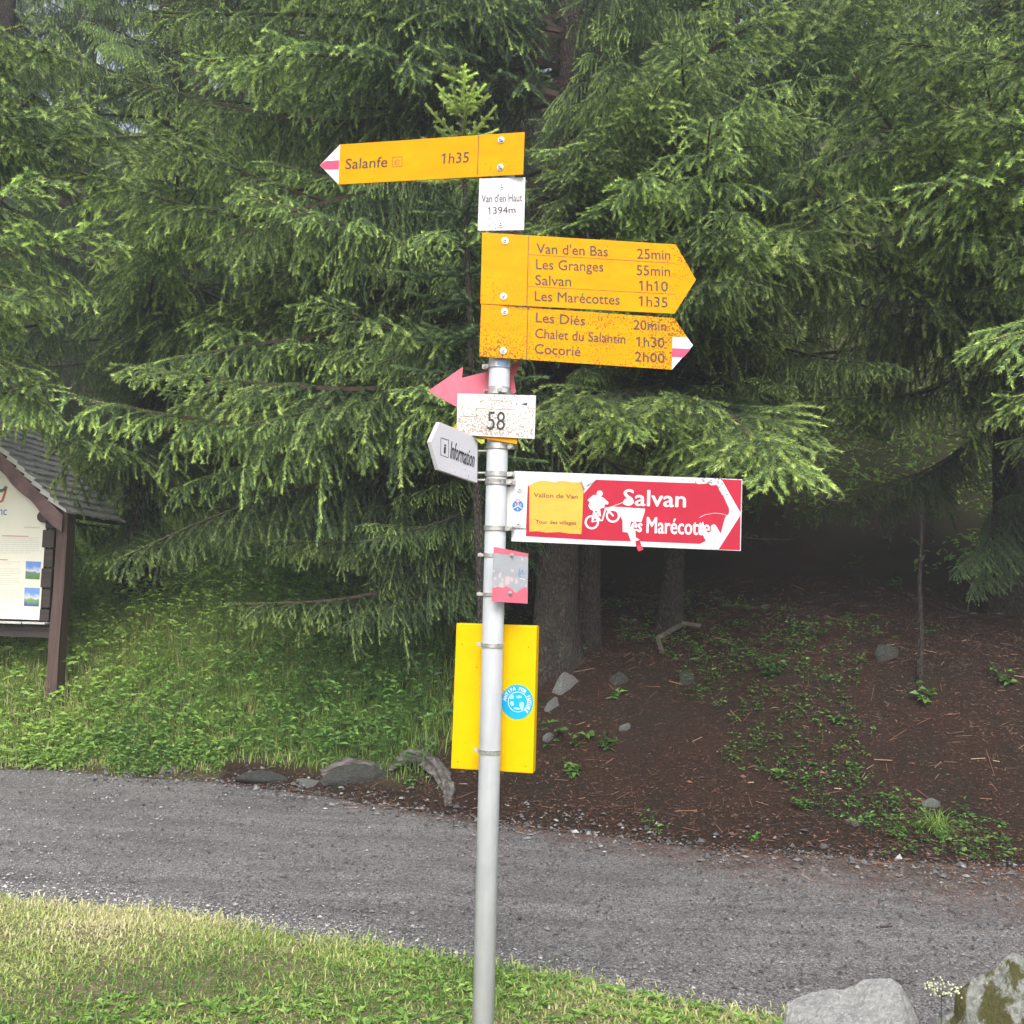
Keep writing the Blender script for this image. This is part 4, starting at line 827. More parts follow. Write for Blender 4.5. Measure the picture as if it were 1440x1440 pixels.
# 8 red mountain bike sign
pl = Plane(730, 712, PD, -4); z = Z(pl, 700, 650, 8); q = Z(pl, 860, 650, 7.2); P_ = pl.uv
s = pl.thing('bike_route_sign', 'long red and white bike sign pointing right to Salvan with a yellow sticker')
plate('panel', [P_(722.7, 662.3), P_(1044, 674), P_(1041.7, 774.7), P_(718.8, 761.2)], M_white, s, 0, 0.005, 0.0006)
plate('red_field', [P_(742, 683), P_(820, 680), P_(821, 694), P_(838, 674.6), P_(860, 675.4), P_(930, 678), P_(979, 679.6), P_(984, 681), P_(996, 679.4), P_(1000, 682.5), P_(1008.5, 682), P_(1014, 694), P_(1017, 697), P_(1025.3, 715.3), P_(1025, 723), P_(1013.5, 750.7), P_(1008, 741), P_(1004, 747), P_(994, 751), P_(992, 761), P_(984, 764.8), P_(901.7, 761.4), P_(860, 760.5), P_(818, 758.5), P_(739.5, 754)], M_red, s, -0.0006, 0.0005)
plate('red_corner', [P_(1014.6, 674), P_(1042.7, 675.2), P_(1041.6, 721)], M_red, s, -0.0006, 0.0005); plate('red_corner', [P_(1041.5, 724), P_(1040.5, 773.6), P_(1010.5, 772.6)], M_red, s, -0.0006, 0.0005)
plate('yellow_sticker', [z(355, 262), z(420, 225), z(500, 205), z(560, 212), z(640, 228), z(700, 210), z(780, 216), z(850, 228), z(945, 225), z(962, 330), z(952, 600), z(940, 808), z(800, 802), z(700, 786), z(540, 792), z(440, 776), z(355, 780)], M_stick, s, -0.0014, 0.0006)
text(z, 'Vallon de Van', (405, 393), (898, 412), 48, M_ink, s, -0.0018, off=0.012); text(z, 'Tour des villages', (425, 690), (880, 704), 42, M_ink, s, -0.0018, off=0.014)
rider = plate('rider_pictogram', [z(1010, 425), z(1070, 372), z(1108, 368), z(1190, 400), z(1248, 455), z(1238, 477), z(1205, 472), z(1196, 512), z(1150, 522), z(1162, 610), z(1130, 600), z(1118, 545), z(1085, 552), z(1040, 530), z(1018, 490), z(1035, 450)], M_wfilm, s, -0.0012, 0.0005)
plate('rider_head', disc_pts(z(1147, 353), 0.0086, 18), M_wfilm, s, -0.0012, 0.0005)
ring('wheel_pictogram', z(1058, 675), 0.0200, 0.0145, M_wfilm, s, -0.0012); ring('wheel_pictogram', z(1295, 602), 0.0195, 0.0142, M_wfilm, s, -0.0012)
for a, b, w_ in (((1060, 672), (1085, 550), .005), ((1060, 672), (1120, 560), .003), ((1085, 560), (1150, 650), .0045), ((1120, 655), (1180, 655), .004), ((1175, 655), (1215, 515), .004), ((1212, 512), (1302, 606), .0048), ((1060, 672), (1130, 655), .003)): line('bicycle_pictogram', z(*a), z(*b), w_, M_wfilm, s, -0.0013)
text(q, 'Salvan', (120, 434), (748, 456), 158, M_wfilm, s, -0.0012, off=0.025); text(q, 'Marécottes', (355, 714), (1050, 742), 158, M_wfilm, s, -0.0012, off=0.022)
plate('peeled_patch', [q(-75, 470), q(-10, 450), q(150, 458), q(340, 472), q(328, 525), q(300, 608), q(245, 600), q(240, 700), q(245, 760), q(290, 790), q(240, 835), q(200, 812), q(165, 712), q(112, 704), q(112, 590), q(85, 540), q(50, 500)], M_wfilm, s, -0.0011, 0.0004)
plate('red_remnant', [q(195, 600), q(232, 606), q(245, 650), q(240, 690), q(215, 680), q(188, 650)], M_red, s, -0.0016, 0.0004); text(q, 'es', (196, 690), (298, 708), 128, M_wfilm, s, -0.002, off=0.04)
plate('peeled_patch', [q(892, 735), q(890, 660), q(925, 600), q(950, 690), q(990, 725), q(1035, 625), q(1055, 640), q(1105, 725), q(1150, 560), q(1190, 520), q(1200, 560), q(1130, 790), q(1080, 885), q(900, 830), q(955, 800), q(925, 735)], M_wfilm, s, -0.0011, 0.0004)
plate('peeled_patch', disc_pts(q(165, 398), 0.012, 14, 0.009), M_wfilm, s, -0.0011, 0.0003)
pp = [(-10, 455), (60, 425), (120, 405)]; line('scratch', q(*pp[0]), q(*pp[2]), 0.0014, M_wfilm, s, -0.0014)
pp = [(890, 560), (950, 530), (1050, 515), (1130, 525), (1180, 545)]
for i in range(4): line('scratch', q(*pp[i]), q(*pp[i + 1]), 0.001, M_wfilm, s, -0.0014)
pp = [(300, -40)]
bm = bmesh.new(); fl = [q(240, 800), q(285, 785), q(300, 840), q(322, 885), q(270, 905), q(250, 850)]; v = [bm.verts.new((a, -0.003 - 0.006 * (i in (3, 4)), b)) for i, (a, b) in enumerate(fl)]; bm.faces.new(v); bm_obj('curled_film', bm, M_red, s)
for a, b in (((1010, 275), (1105, 196)), ((945, 215), (985, 300))):
    bm = bmesh.new(); p1, p2 = z(*a), z(*b); v = [bm.verts.new(x) for x in ((p1[0], -.0015, p1[1]), (p2[0], -.0015, p2[1]), (p2[0] - .003, -.006, p2[1] - .003), (p1[0] - .004, -.005, p1[1] + .001))]; bm.faces.new(v); bm_obj('curled_film', bm, M_plate, s)
plate('mounting_plate', [z(142, 257), z(338, 262), z(318, 745), z(130, 738)], M_white, s, -0.005, 0.0045, 0.0006)
e = z(228, 492); plate('club_emblem', disc_pts(e, 0.0158, 24), simple('emblem_blue', (0.02, 0.16, 0.45), 0.4), s, -0.0062, 0.0008)
for k in range(3):
    a = math.radians(90 + 120 * k); line('club_emblem', e, (e[0] + .015 * math.cos(a), e[1] + .015 * math.sin(a)), 0.0022, M_wfilm, s, -0.0068)
for ch, dx, dz in (('T', -.0095, -.0005), ('C', .0045, -.0005), ('S', -.0025, -.0125)):
    m = text_raw(ch, 0.03); c = bbox(m); co = np.stack([e[0] + dx + c[:, 0] * .0085, np.full(len(c), -.007), e[1] + dz + c[:, 1] * .0085], 1).astype(np.float32); m.vertices.foreach_set('co', co.ravel()); m.materials.clear(); m.materials.append(M_wfilm); obj('emblem_letter', m, s)
e2 = z(228, 440); plate('emblem_cross', disc_pts(e2, 0.0062, 16), M_pink, s, -0.0072, 0.0004); line('emblem_cross', (e2[0] - .004, e2[1]), (e2[0] + .004, e2[1]), .0024, M_wfilm, s, -.0078); line('emblem_cross', (e2[0], e2[1] - .004), (e2[0], e2[1] + .004), .0024, M_wfilm, s, -.0082)
bolt(z(250, 303), s, 0.0082, -.005); bolt(z(232, 697), s, 0.0082, -.005)
bm = bmesh.new(); a0, a1 = P_(706, 684), P_(720, 744); add_box(bm, ((a0[0] + a1[0]) / 2, 0.012, (a0[1] + a1[1]) / 2), (abs(a1[0] - a0[0]) + .012, 0.012, abs(a1[1] - a0[1]))); bm_obj('bracket', bm, M_edge, s)
clamp(s, 678, lug=(1, -0.35), h=0.014, lugsize=0.013); clamp(s, 743, lug=(1, -0.35), h=0.012, lugsize=0.012)
# 9 faded map plate
pl = Plane(716, 810, PD - PR - 0.02, 30); z = Z(pl, 640, 640, 6); s = pl.thing('map_plate', 'small greyed plate with pink mountain print fixed below the red sign')
plate('panel', [z(327, 773), z(617, 832), z(610, 1253), z(310, 1235)], M_plate, s, 0, 0.002)
plate('pink_band', [z(327, 773), z(617, 832), z(616, 858), z(326, 826)], M_pink, s, -0.0006, 0.0005)
plate('mountain_print', [z(314, 1120), z(360, 1110), z(400, 1120), z(430, 1103), z(470, 1125), z(515, 1163), z(545, 1135), z(590, 1113), z(613, 1130), z(610, 1253), z(310, 1235)], M_pink, s, -0.0006, 0.0005)
for a, b in (((535, 1020), (545, 960)), ((545, 1010), (565, 970)), ((565, 970), (580, 1010)), ((540, 1020), (555, 1030))): line('blue_emblem', z(*a), z(*b), .0022, M_band, s)
for a, b in (((370, 797), (550, 830)), ((325, 1213), (430, 1220)), ((540, 1205), (595, 1208)), ((542, 1220), (592, 1223)), ((545, 1040), (590, 1050))): line('faded_print', z(*a), z(*b), .0018, M_wfilm, s)
bolt(z(475, 845), s, 0.005); bolt(z(460, 1165), s, 0.005)
clamp(s, 781, lug=(-1, 0.1), h=0.008, lugsize=0.009); clamp(s, 836, lug=(-1, 0.1), h=0.008, lugsize=0.009)
# 10 yellow box behind the pole
pl = Plane(697, 980, PD + PR + 0.022, -13); z = Z(pl, 610, 860, 6); s = pl.thing('yellow_box', 'tall bright yellow flat metal box strapped behind the pole', 'box')
plate('box_body', [z(190, 97), z(870, 120), z(836, 1368), z(143, 1325)], M_box, s, 0, 0.038, 0.004)
for c in ((238, 275), (800, 300), (200, 1268), (773, 1306), (360, 470)): plate('rivet_hole', disc_pts(z(*c), 0.0017, 10), M_ink, s, -0.0006, 0.0004)
c0 = z(704, 762); rx = abs(z(840, 762)[0] - z(568, 762)[0]) / 2; rz_ = abs(z(704, 615)[1] - z(704, 910)[1]) / 2
plate('round_sticker', disc_pts(c0, rx, 36, rz_), M_cyan, s, -0.0008, 0.0006); R1 = (rx + rz_) / 2
ring('sticker_globe', (c0[0] + .002, c0[1]), R1 * 0.60, R1 * 0.565, M_wfilm, s, -0.0012)
for cx_, cz_, a_, b_ in ((-.35, .25, .16, .14), (.1, .3, .2, .1), (.28, -.18, .2, .26), (-.3, -.1, .13, .16), (.0, -.38, .2, .08)):
    r9 = random.Random(int(cx_ * 100)); pts = [(c0[0] + R1 * (cx_ + a_ * r9.uniform(.6, 1.1) * math.cos(k * .628)) , c0[1] + R1 * (cz_ + b_ * r9.uniform(.6, 1.1) * math.sin(k * .628))) for k in range(10)]; plate('sticker_globe', pts, M_lcyan, s, -0.0013, 0.0004)
word = 'ANTIFA FOR FUTURE'; a_start, a_end = 172, -40
for k, ch in enumerate(word):
    if ch == ' ': continue
    a = math.radians(a_start + (a_end - a_start) * k / (len(word) - 1)); m = text_raw(ch, 0.035); c = bbox(m); w_ = c[:, 0].max() + c[:, 0].min(); X_ = (c[:, 0] - w_ / 2) * 0.0118; Y2 = (c[:, 1]) * .0135 + R1 * 0.68; th = a - math.pi / 2
    co = np.stack([c0[0] + (X_ * math.cos(th) - Y2 * math.sin(th)) * rx / R1, np.full(len(c), -.0013), c0[1] + (X_ * math.sin(th) + Y2 * math.cos(th)) * rz_ / R1], 1).astype(np.float32); m.vertices.foreach_set('co', co.ravel()); m.materials.clear(); m.materials.append(M_wfilm); obj('sticker_letter', m, s)
clamp(s, 907, lug=(-1, 0.15), h=0.009, lugsize=0.007, name='strap'); clamp(s, 1056, lug=(-1, 0.15), h=0.009, lugsize=0.007, name='strap')

# ------------------------------------------------------------------ information board
M_post = wood_mat('red_brown_stained_wood', (0.045, 0.028, 0.024), (0.13, 0.078, 0.066), (1, 1, .06)); M_dkw = wood_mat('dark_stained_wood', (0.02, 0.017, 0.016), (0.06, 0.045, 0.04), (.1, 1, 1))
M_barge = wood_mat('bargeboard_wood', (0.09, 0.05, 0.05), (0.24, 0.15, 0.145), (.15, 1, .15)); M_ship = wood_mat('weathered_shingle', (0.42, 0.41, 0.41), (0.74, 0.72, 0.71), (.15, 1, .6), .85, 30)
M_cream = simple('cream_poster', (0.74, 0.73, 0.62), 0.35, var=0.03, scale=3); M_grayt = simple('grey_print', (0.56, 0.56, 0.50), 0.5); M_redt = simple('red_print', (0.5, 0.2, 0.17), 0.5)
BY = 9.3; bp = lambda x, y: atY(x, y, BY); B0 = bp(78, 975); ridge_x = -5.25; wf = float(B0[0]) - ridge_x; zb = hpt(float(B0[0]), BY)
bd = thing('information_board', (ridge_x, BY, hpt(ridge_x, BY)), 'roofed brown wooden information board with cream poster at the left edge', 'notice board'); L0 = bd.location
def loc(v): return Vector(v) - L0
ex, ez = bp(88, 722)[0] - ridge_x, bp(88, 722)[2]        # lower end of the rake, half width from the ridge
sl = math.radians(42.5); rzz = ez + ex * math.tan(sl)    # ridge height
for sgn in (1, -1):
    x = ridge_x + sgn * (bp(80, 850)[0] - ridge_x); bm = bmesh.new(); n = 9; zt = ez + 0.02; z0_ = hpt(x, BY) - 0.3; rr = random.Random(3 + sgn); prev = None
    for i in range(n + 1):
        zz = z0_ + (zt - z0_) * i / n; o_ = 0.006 * rr.uniform(-1, 1); v = [bm.verts.new(loc((x + a + o_, BY + b, zz))) for a, b in ((-.047, 0), (.047, 0), (.047, .17), (-.047, .17))]
        if prev:
            for k in range(4): bm.faces.new((prev[k], prev[(k + 1) % 4], v[(k + 1) % 4], v[k]))
        else: bm.faces.new(v)
        prev = v
    bm.faces.new(prev); bevel(bm, 0.006, 1) if False else None; bm_obj('post', bm, M_post, bd)
xr = float(bp(57, 820)[0]) - ridge_x; zbot = float(bp(50, 872)[2])
def panel_poly(hw, drop, yoff): zt = rzz - drop; return [(ridge_x - hw, zbot), (ridge_x + hw, zbot), (ridge_x + hw, zt - hw * math.tan(sl)), (ridge_x, zt), (ridge_x - hw, zt - hw * math.tan(sl))]
bm = bmesh.new(); pp = panel_poly(xr, 0.10, 0); f = [bm.verts.new(loc((a, BY + 0.03, b))) for a, b in pp]; k_ = [bm.verts.new(loc((a, BY + 0.05, b))) for a, b in pp]; bm.faces.new(f); bm.faces.new(k_[::-1])
for i in range(5): bm.faces.new((f[i], f[(i + 1) % 5], k_[(i + 1) % 5], k_[i]))
bm_obj('poster', bm, M_cream, bd)
def flat(name, c, mat, y=0.0285):                        # flat print on the poster, photograph pixels
    bm = bmesh.new(); v = [bm.verts.new(loc(Vector(atY(a, b, BY + y)))) for a, b in c]; bm.faces.new(v); return bm_obj(name, bm, mat, bd)
y0, y1 = 742, 871
planks = [733, 744.2, 770.5, 771.5, 798, 799.2, 826.5, 828, 855.5, 857, 874]
for i in range(5):
    ya, yb = planks[2 * i], planks[2 * i + 1]; zt, zb_ = float(bp(60, ya)[2]), float(bp(60, yb)[2]); xo = (0.008, 0.03, 0.01, 0.035, 0.012)[i] if i else 0
for i, (ya, yb, xa) in enumerate([(733, 743, 62), (744.5, 770, 57.5), (771.5, 797.5, 60), (799, 826.5, 55.5), (828.5, 855, 57), (857, 874, 53.5)]):
    z1_, z0_ = float(bp(60, ya)[2]), float(bp(60, yb)[2]); x0 = float(bp(xa, (ya + yb) / 2)[0]); bm = bmesh.new(); x1 = float(bp(70, 820)[0])
    xm = 2 * ridge_x - x0
    add_box(bm, loc(((x0 + x1) / 2 - 0.0, BY + 0.075, (z0_ + z1_) / 2)), (x1 - x0, 0.1, z1_ - z0_ - .004)); bevel(bm, 0.004, 1); bm_obj('side_plank', bm, M_dkw, bd)
bm = bmesh.new(); zt, zb2 = float(bp(30, 880)[2]), float(bp(30, 896)[2]); add_box(bm, loc((ridge_x, BY + .07, (zt + zb2) / 2)), (2 * (wf - .05), .06, zt - zb2)); bm_obj('cross_beam', bm, M_dkw, bd)
bm = bmesh.new(); xx = ridge_x - xr; i = 0
while xx < ridge_x + xr - 0.02:
    wd_ = 0.21; bm = bmesh.new(); add_box(bm, loc((xx + wd_ / 2, BY + .0, float(bp(30, 875.5)[2]) - 0.002 * (i % 2))), (wd_ - .012, .1, .018)); bevel(bm, .003, 1); bm_obj('ledge_board', bm, M_ship, bd); xx += wd_; i += 1
bm = bmesh.new(); add_box(bm, loc((ridge_x, BY + .14, (zbot + ez) / 2)), (2 * xr - .05, .02, ez - zbot - .04)); bm_obj('back_board', bm, M_dkw, bd)
for sgn in (1, -1):                                      # wavy bargeboards
    bm = bmesh.new(); n = 22; top, bot = [], []; rr = random.Random(8 + sgn); cs, sn = math.cos(sl), math.sin(sl); Lr = (ex + 0.02) / cs
    for i in range(n + 1):
        d = Lr * i / n; px0 = d * cs; pz = rzz - d * sn; wv = 0.125 + 0.010 * math.sin(i * 1.3 + sgn) + 0.006 * rr.uniform(-1, 1); top.append((sgn * px0, pz)); bot.append((sgn * (px0 - (0 if i == 0 else wv * sn * .0)), pz - wv / cs * .95))
    pts = top + bot[::-1]; f = [bm.verts.new(loc((ridge_x + a, BY - 0.045, b))) for a, b in pts]; k_ = [bm.verts.new(loc((ridge_x + a, BY - 0.015, b))) for a, b in pts]; m_ = len(pts); bm.faces.new(f); bm.faces.new(k_[::-1])
    for i in range(m_): bm.faces.new((f[i], f[(i + 1) % m_], k_[(i + 1) % m_], k_[i]))
    bm_obj('bargeboard', bm, M_barge, bd)
bm = bmesh.new(); c = loc(bp(62, 727)); add_cyl(bm, c + Vector((0, -.03, 0)), c + Vector((0, .5, 0)), .052, .05, 9); bm_obj('purlin', bm, M_dkw, bd)
RD_ = 1.4
for sgn in (1, -1):
    bm = bmesh.new(); Lr = (ex + 0.01) / math.cos(sl); nrm = Vector((sgn * math.sin(sl), 0, math.cos(sl))); dwn = Vector((sgn * math.cos(sl), 0, -math.sin(sl)))
    c = Vector((ridge_x, BY + RD_ / 2 - .02, rzz)) + dwn * Lr / 2 - nrm * 0.018
    add_box(bm, loc(c), (Lr, RD_, .02), Matrix.Rotation(sgn * sl, 3, 'Y')); bm_obj('roof_board', bm, M_dkw, bd)
    rows = int(Lr / 0.105); rr = random.Random(20 + sgn); shm = []
    for k in range(4):
        b2 = bmesh.new(); vv = add_box(b2, (0, 0, 0), (.2, 1, .022))
        for v in b2.verts:
            if v.co.x > 0: v.co.x += rr.uniform(-.012, .012); v.co.z += .002
        mm = bpy.data.meshes.new('shingle'); b2.to_mesh(mm); b2.free(); mm.materials.append(M_ship); shm.append(mm)
    for i in range(rows + 1):
        yy = BY - 0.05
        while yy < BY + RD_ - 0.06:
            wd_ = rr.uniform(.09, .17); d = Lr - i * 0.105 - 0.075 + rr.uniform(-.008, .008)
            if d < 0.02: break
            c = Vector((ridge_x, yy + wd_ / 2, rzz)) + dwn * d + nrm * (0.024 + rr.uniform(0, .005))
            o = bpy.data.objects.new('shingle', rr.choice(shm)); link(o, bd); Mx = Matrix((dwn, Vector((0, 1, 0)) * (1 if sgn > 0 else -1), nrm)).transposed()
            o.matrix_basis = Matrix.Translation(loc(c)) @ Mx.to_4x4() @ Matrix.Rotation(math.radians(-11 + rr.uniform(-1.5, 1.5)), 4, 'Y') @ Matrix.Diagonal((1, wd_ - .006, 1, 1)); yy += wd_
# print on the poster
M_lake = None
def picture_mat(name, top, mid, low):
    m, nt, b = newmat(name); tc = coords(nt, 'Object', (1, 1, 1)); n = noise(nt, tc, 25, 5); sx_ = nt.nodes.new('ShaderNodeSeparateXYZ'); gtc = nt.nodes.new('ShaderNodeTexCoord'); nt.links.new(gtc.outputs['Generated'], sx_.inputs[0])
    ad = N(nt, 'Math', operation='MULTIPLY_ADD'); nt.links.new(n, ad.inputs[0]); ad.inputs[1].default_value = .5; nt.links.new(sx_.outputs[2], ad.inputs[2])
    nt.links.new(ramp(nt, ad.outputs[0], [(.3, low), (.62, mid), (.72, (.6, .65, .7)), (.95, top)]), b.inputs['Base Color']); return m
flat('poster_picture', [(36.5, 789), (58, 790), (55.5, 815), (35.5, 814)], picture_mat('mountain_photo_print', (.12, .25, .6), (.12, .2, .16), (.08, .2, .04)))
flat('poster_picture', [(34.5, 826), (56, 827), (54.5, 853), (33.5, 852)], picture_mat('lake_photo_print', (.15, .3, .65), (.2, .36, .05), (.04, .09, .3)))
class ZB:
    def __init__(s): pass
    def uv(s, px, py): p = atY(px, py, BY + 0.0285); return (float(p[0] - L0.x), float(p[2] - L0.z))
zb_ = Z(ZB(), 0, 0, 1)
m = text(zb_, 'nc', (-2, 724), (9.2, 724.4), 11.5, M_blueink, bd, y=BY + .0285 - L0.y, off=.01)
def tri_strip(name, pts, w_, mat):
    for a, b in zip(pts[:-1], pts[1:]): line(name, zb_(*a), zb_(*b), w_, mat, bd, BY + .0283 - L0.y)
tri_strip('poster_logo', [(-4, 690), (4, 690), (9.5, 684)], .03, simple('logo_green', (.06, .2, .12), .5)); tri_strip('poster_logo', [(-4, 706), (3, 705), (6, 696), (8.5, 687)], .022, simple('logo_red', (.55, .1, .05), .5))
rr = random.Random(5)
for blk, (ya, nln, xe) in enumerate([(756.5, 8, 55), (790, 2, 28), (800, 4, 29), (813, 4, 28), (830, 5, 29), (857, 2, 30)]):
    for i in range(nln):
        yl = ya + i * 3.0; xx = -25.0
        while xx < xe - 2:
            wl = rr.uniform(3, 9); x2 = min(xx + wl, xe if i < nln - 1 else xe - 12); 
            if x2 - xx > .8: line('print_line', zb_(xx, yl), zb_(x2, yl + (x2 - xx) * .02), .0055, M_grayt, bd, BY + .0283 - L0.y)
            xx += wl + .9
for a, b in (((3, 753.5), (40, 754.2)), ((-6, 787), (11, 787.3))): line('print_line', zb_(*a), zb_(*b), .008, M_redt, bd, BY + .0283 - L0.y)
line('print_line', zb_(34, 741.5), zb_(56, 742), .012, M_grayt, bd, BY + .0283 - L0.y)

# ------------------------------------------------------------------ rocks, roots, plants
def rock(name, p, size, mat, label, seed, cat='rock', sub=3, rot=0.0, cuts=7, group=None, sink=0.25):
    rs = np.random.RandomState(seed); bm = bmesh.new(); bmesh.ops.create_icosphere(bm, subdivisions=sub, radius=1)
    V = np.array([v.co[:] for v in bm.verts])
    for k in range(cuts):                                # planar facets
        n = rs.normal(0, 1, 3); n[2] = abs(n[2]) * 0.8; n /= np.linalg.norm(n); h = rs.uniform(0.45, 0.85); d = V @ n; V = V - np.outer(np.clip(d - h, 0, None) * 0.92, n)
    V = (V - (V.max(0) + V.min(0)) / 2) / ((V.max(0) - V.min(0)) / 2)
    V *= (1 + 0.07 * snoise(V[:, 0] * 3 + V[:, 2] * 2, V[:, 1] * 3 - V[:, 2], 2, seed, 4) + (0.025 if sub > 3 else 0.05) * snoise(V[:, 0] * 3 - V[:, 1] * 2, V[:, 2] * 9 + V[:, 1], 3, seed + 1, 3))[:, None]
    for v, c in zip(bm.verts, V): v.co = c
    o = bm_obj(name, bm, mat, None, smooth=False); o.location = p; o.scale = size; o.rotation_euler = (rs.uniform(-.15, .15), rs.uniform(-.15, .15), rot)
    o.location.z -= size[2] * sink; return tag(o, label, cat, group)
def H(px, py): return hit(px, py)
p = Vector(atY(1212, 1440, 3.25)); rock('rock', (p.x, 3.3, 0.05), (0.24, 0.17, float(atY(1230, 1402, 3.25)[2]) - .05), M_rockl, 'pale lichened boulder at the bottom edge, lower and left of the mossy one', 31, sub=5, rot=.25, cuts=9, sink=0)
p = Vector(atY(1440, 1440, 3.15)); rock('rock', (p.x, 3.2, 0.05), (0.31, 0.24, float(atY(1430, 1340, 3.15)[2]) - .05), M_rockm, 'mossy grey boulder in the bottom right corner', 38, sub=5, rot=.45, cuts=9, sink=0)
for px, py, sz, mt, lb, sd2, rot in [
    (795, 968, (.14, .08, .17), M_rock, 'large upright pale grey stone at the foot of the thick trunk', 41, .2), (777, 992, (.07, .05, .10), M_rock, 'small grey stone leaning beside the large upright stone', 42, .5),
    (772, 1037, (.05, .04, .05), M_rock, 'little grey stone just right of the yellow box', 43, .1), (879, 1022, (.055, .04, .045), M_rock, 'light grey stone on the brown bank below the leafy seedling', 44, .8),
    (870, 957, (.09, .06, .09), M_rockd, 'dark half buried stone on the bank right of the thick trunk', 45, .2), (965, 953, (.10, .07, .08), M_rockd, 'rounded dark mossy stone in the middle of the brown bank', 46, .9),
    (1247, 922, (.11, .08, .11), M_rockd, 'round dull green stone left of the thin bare stick', 47, .3), (1312, 1130, (.09, .06, .055), M_rock, 'grey stone resting on the tuft of long grass', 48, .4),
    (1197, 1158, (.07, .05, .04), M_rock, 'flat grey stone on the needles left of the grass tuft', 49, .1), (1158, 1192, (.05, .04, .035), M_rock, 'pale stone at the bank foot below the lichen flakes', 50, .6),
    (190, 1132, (.10, .05, .03), M_rock, 'flat brownish stone lying alone on the left of the path', 51, .1), (1205, 1328, (.04, .03, .022), M_rock, 'small pale stone alone near the right of the path', 52, .2),
    (972, 1267, (.028, .022, .012), M_rockl, 'tiny whitish flat stone in the middle of the path', 53, .2), (235, 1082, (.10, .07, .06), M_rock, 'grey stone at the left foot of the green bank', 54, .1),
    (436, 1102, (.11, .07, .045), M_rock, 'smooth flat grey stone between the two rock ledges', 55, .0), (368, 1098, (.20, .10, .045), M_rockd, 'low grey rock ledge at the foot of the green bank, farther left', 56, -.1),
    (495, 1096, (.28, .10, .085), M_rockd, 'layered grey rock ledge at the foot of the green bank', 57, -.1), (600, 1050, (.10, .08, .10), M_rockd, 'dark grey stone above the weathered root', 58, .3),
    (112, 1382, (.05, .035, .03), M_rockl, 'white stone in the verge grass at the lower left', 59, .1), (850, 1190, (.04, .03, .02), M_rock, 'little brown grey stone at the path edge right of the box', 60, .4), (20, 925, (.33, .22, .34), M_rockd, 'dark mossy boulder under the information board', 61, .2)]:
    rock('rock' if max(sz) > .12 else 'stone', H(px, py) + (Vector((0, 0, .04)) if px in (495, 368) else Vector((0, 0, 0))), sz, mt, lb, sd2, 'rock' if max(sz) > .12 else 'stone', rot=rot, sub=4 if max(sz) > .2 else 3)
def root_tube(name, pts, rad, label, mat, seed, cat='root'):
    pts = [Vector(p) for p in pts]; rs = np.random.RandomState(seed); fine = []
    for i in range(len(pts) - 1):
        for k in range(5): fine.append((pts[i].lerp(pts[i + 1], k / 5), rad[i] + (rad[i + 1] - rad[i]) * k / 5))
    fine.append((pts[-1], rad[-1])); bm = bmesh.new(); prev = None; n = 12
    for i, (p, r_) in enumerate(fine):
        d = (fine[min(i + 1, len(fine) - 1)][0] - fine[max(i - 1, 0)][0]).normalized(); u = d.orthogonal().normalized(); v_ = d.cross(u)
        rg = [bm.verts.new(p - fine[0][0] + (u * math.cos(k * 6.283 / n) + v_ * math.sin(k * 6.283 / n)) * r_ * (1 + .22 * math.sin(k * 2.1 + seed) + .14 * math.sin(k * 3.14 + i * .4) + rs.normal(0, .11))) for k in range(n)]
        if prev:
            for k in range(n): bm.faces.new((prev[k], prev[(k + 1) % n], rg[(k + 1) % n], rg[k]))
        else: bm.faces.new(rg)
        prev = rg
    bm.faces.new(prev); o = bm_obj(name, bm, mat, smooth=False); o.location = fine[0][0]; return tag(o, label, cat)
up = Vector((0, 0, 1))
root_tube('tree_root', [H(546, 1092) + up * .05, H(572, 1082) + up * .09, H(598, 1082) + up * .08, H(620, 1098) + up * .06, H(632, 1118) + up * .02, H(628, 1136) - up * .03], [.015, .05, .06, .055, .04, .02], 'gnarled weathered grey root hooking down onto the path edge', M_root, 3)
root_tube('fallen_log', [H(452, 1092) + up * .02, H(490, 1084) + up * .06, H(540, 1090) + up * .05], [.035, .05, .03], 'weathered grey log lying on the layered rock ledge', M_root, 14, 'log')
root_tube('fallen_stick', [H(935, 925) - up * .03, H(925, 905) + up * .05, H(960, 885) + up * .05, H(985, 884) + up * .02], [.012, .02, .025, .02], 'short bent brown root on the bank below the red sign', M_dead, 4)
root_tube('fallen_stick', [H(1215, 1213) + up * .01, H(1260, 1220) + up * .012, H(1315, 1236) + up * .01], [.004, .005, .003], 'long thin straw coloured stick at the right foot of the bank', M_dead, 5, 'stick')
root_tube('fallen_stick', [H(1232, 1307) + up * .008, H(1255, 1306) + up * .012], [.005, .004], 'short dark brown twig on the right of the path', M_litter, 6, 'stick')
sk = H(1293, 968); tp = Vector(atY(1296, 720, sk.y + .15)); root_tube('dead_sapling', [sk - up * .1, sk.lerp(tp, .3) + Vector((.01, 0, 0)), sk.lerp(tp, .6) - Vector((.012, 0, 0)), sk.lerp(tp, .85), tp], [.019, .017, .014, .011, .007], 'thin bare dead sapling standing upright on the right bank', M_bark, 7, 'tree')
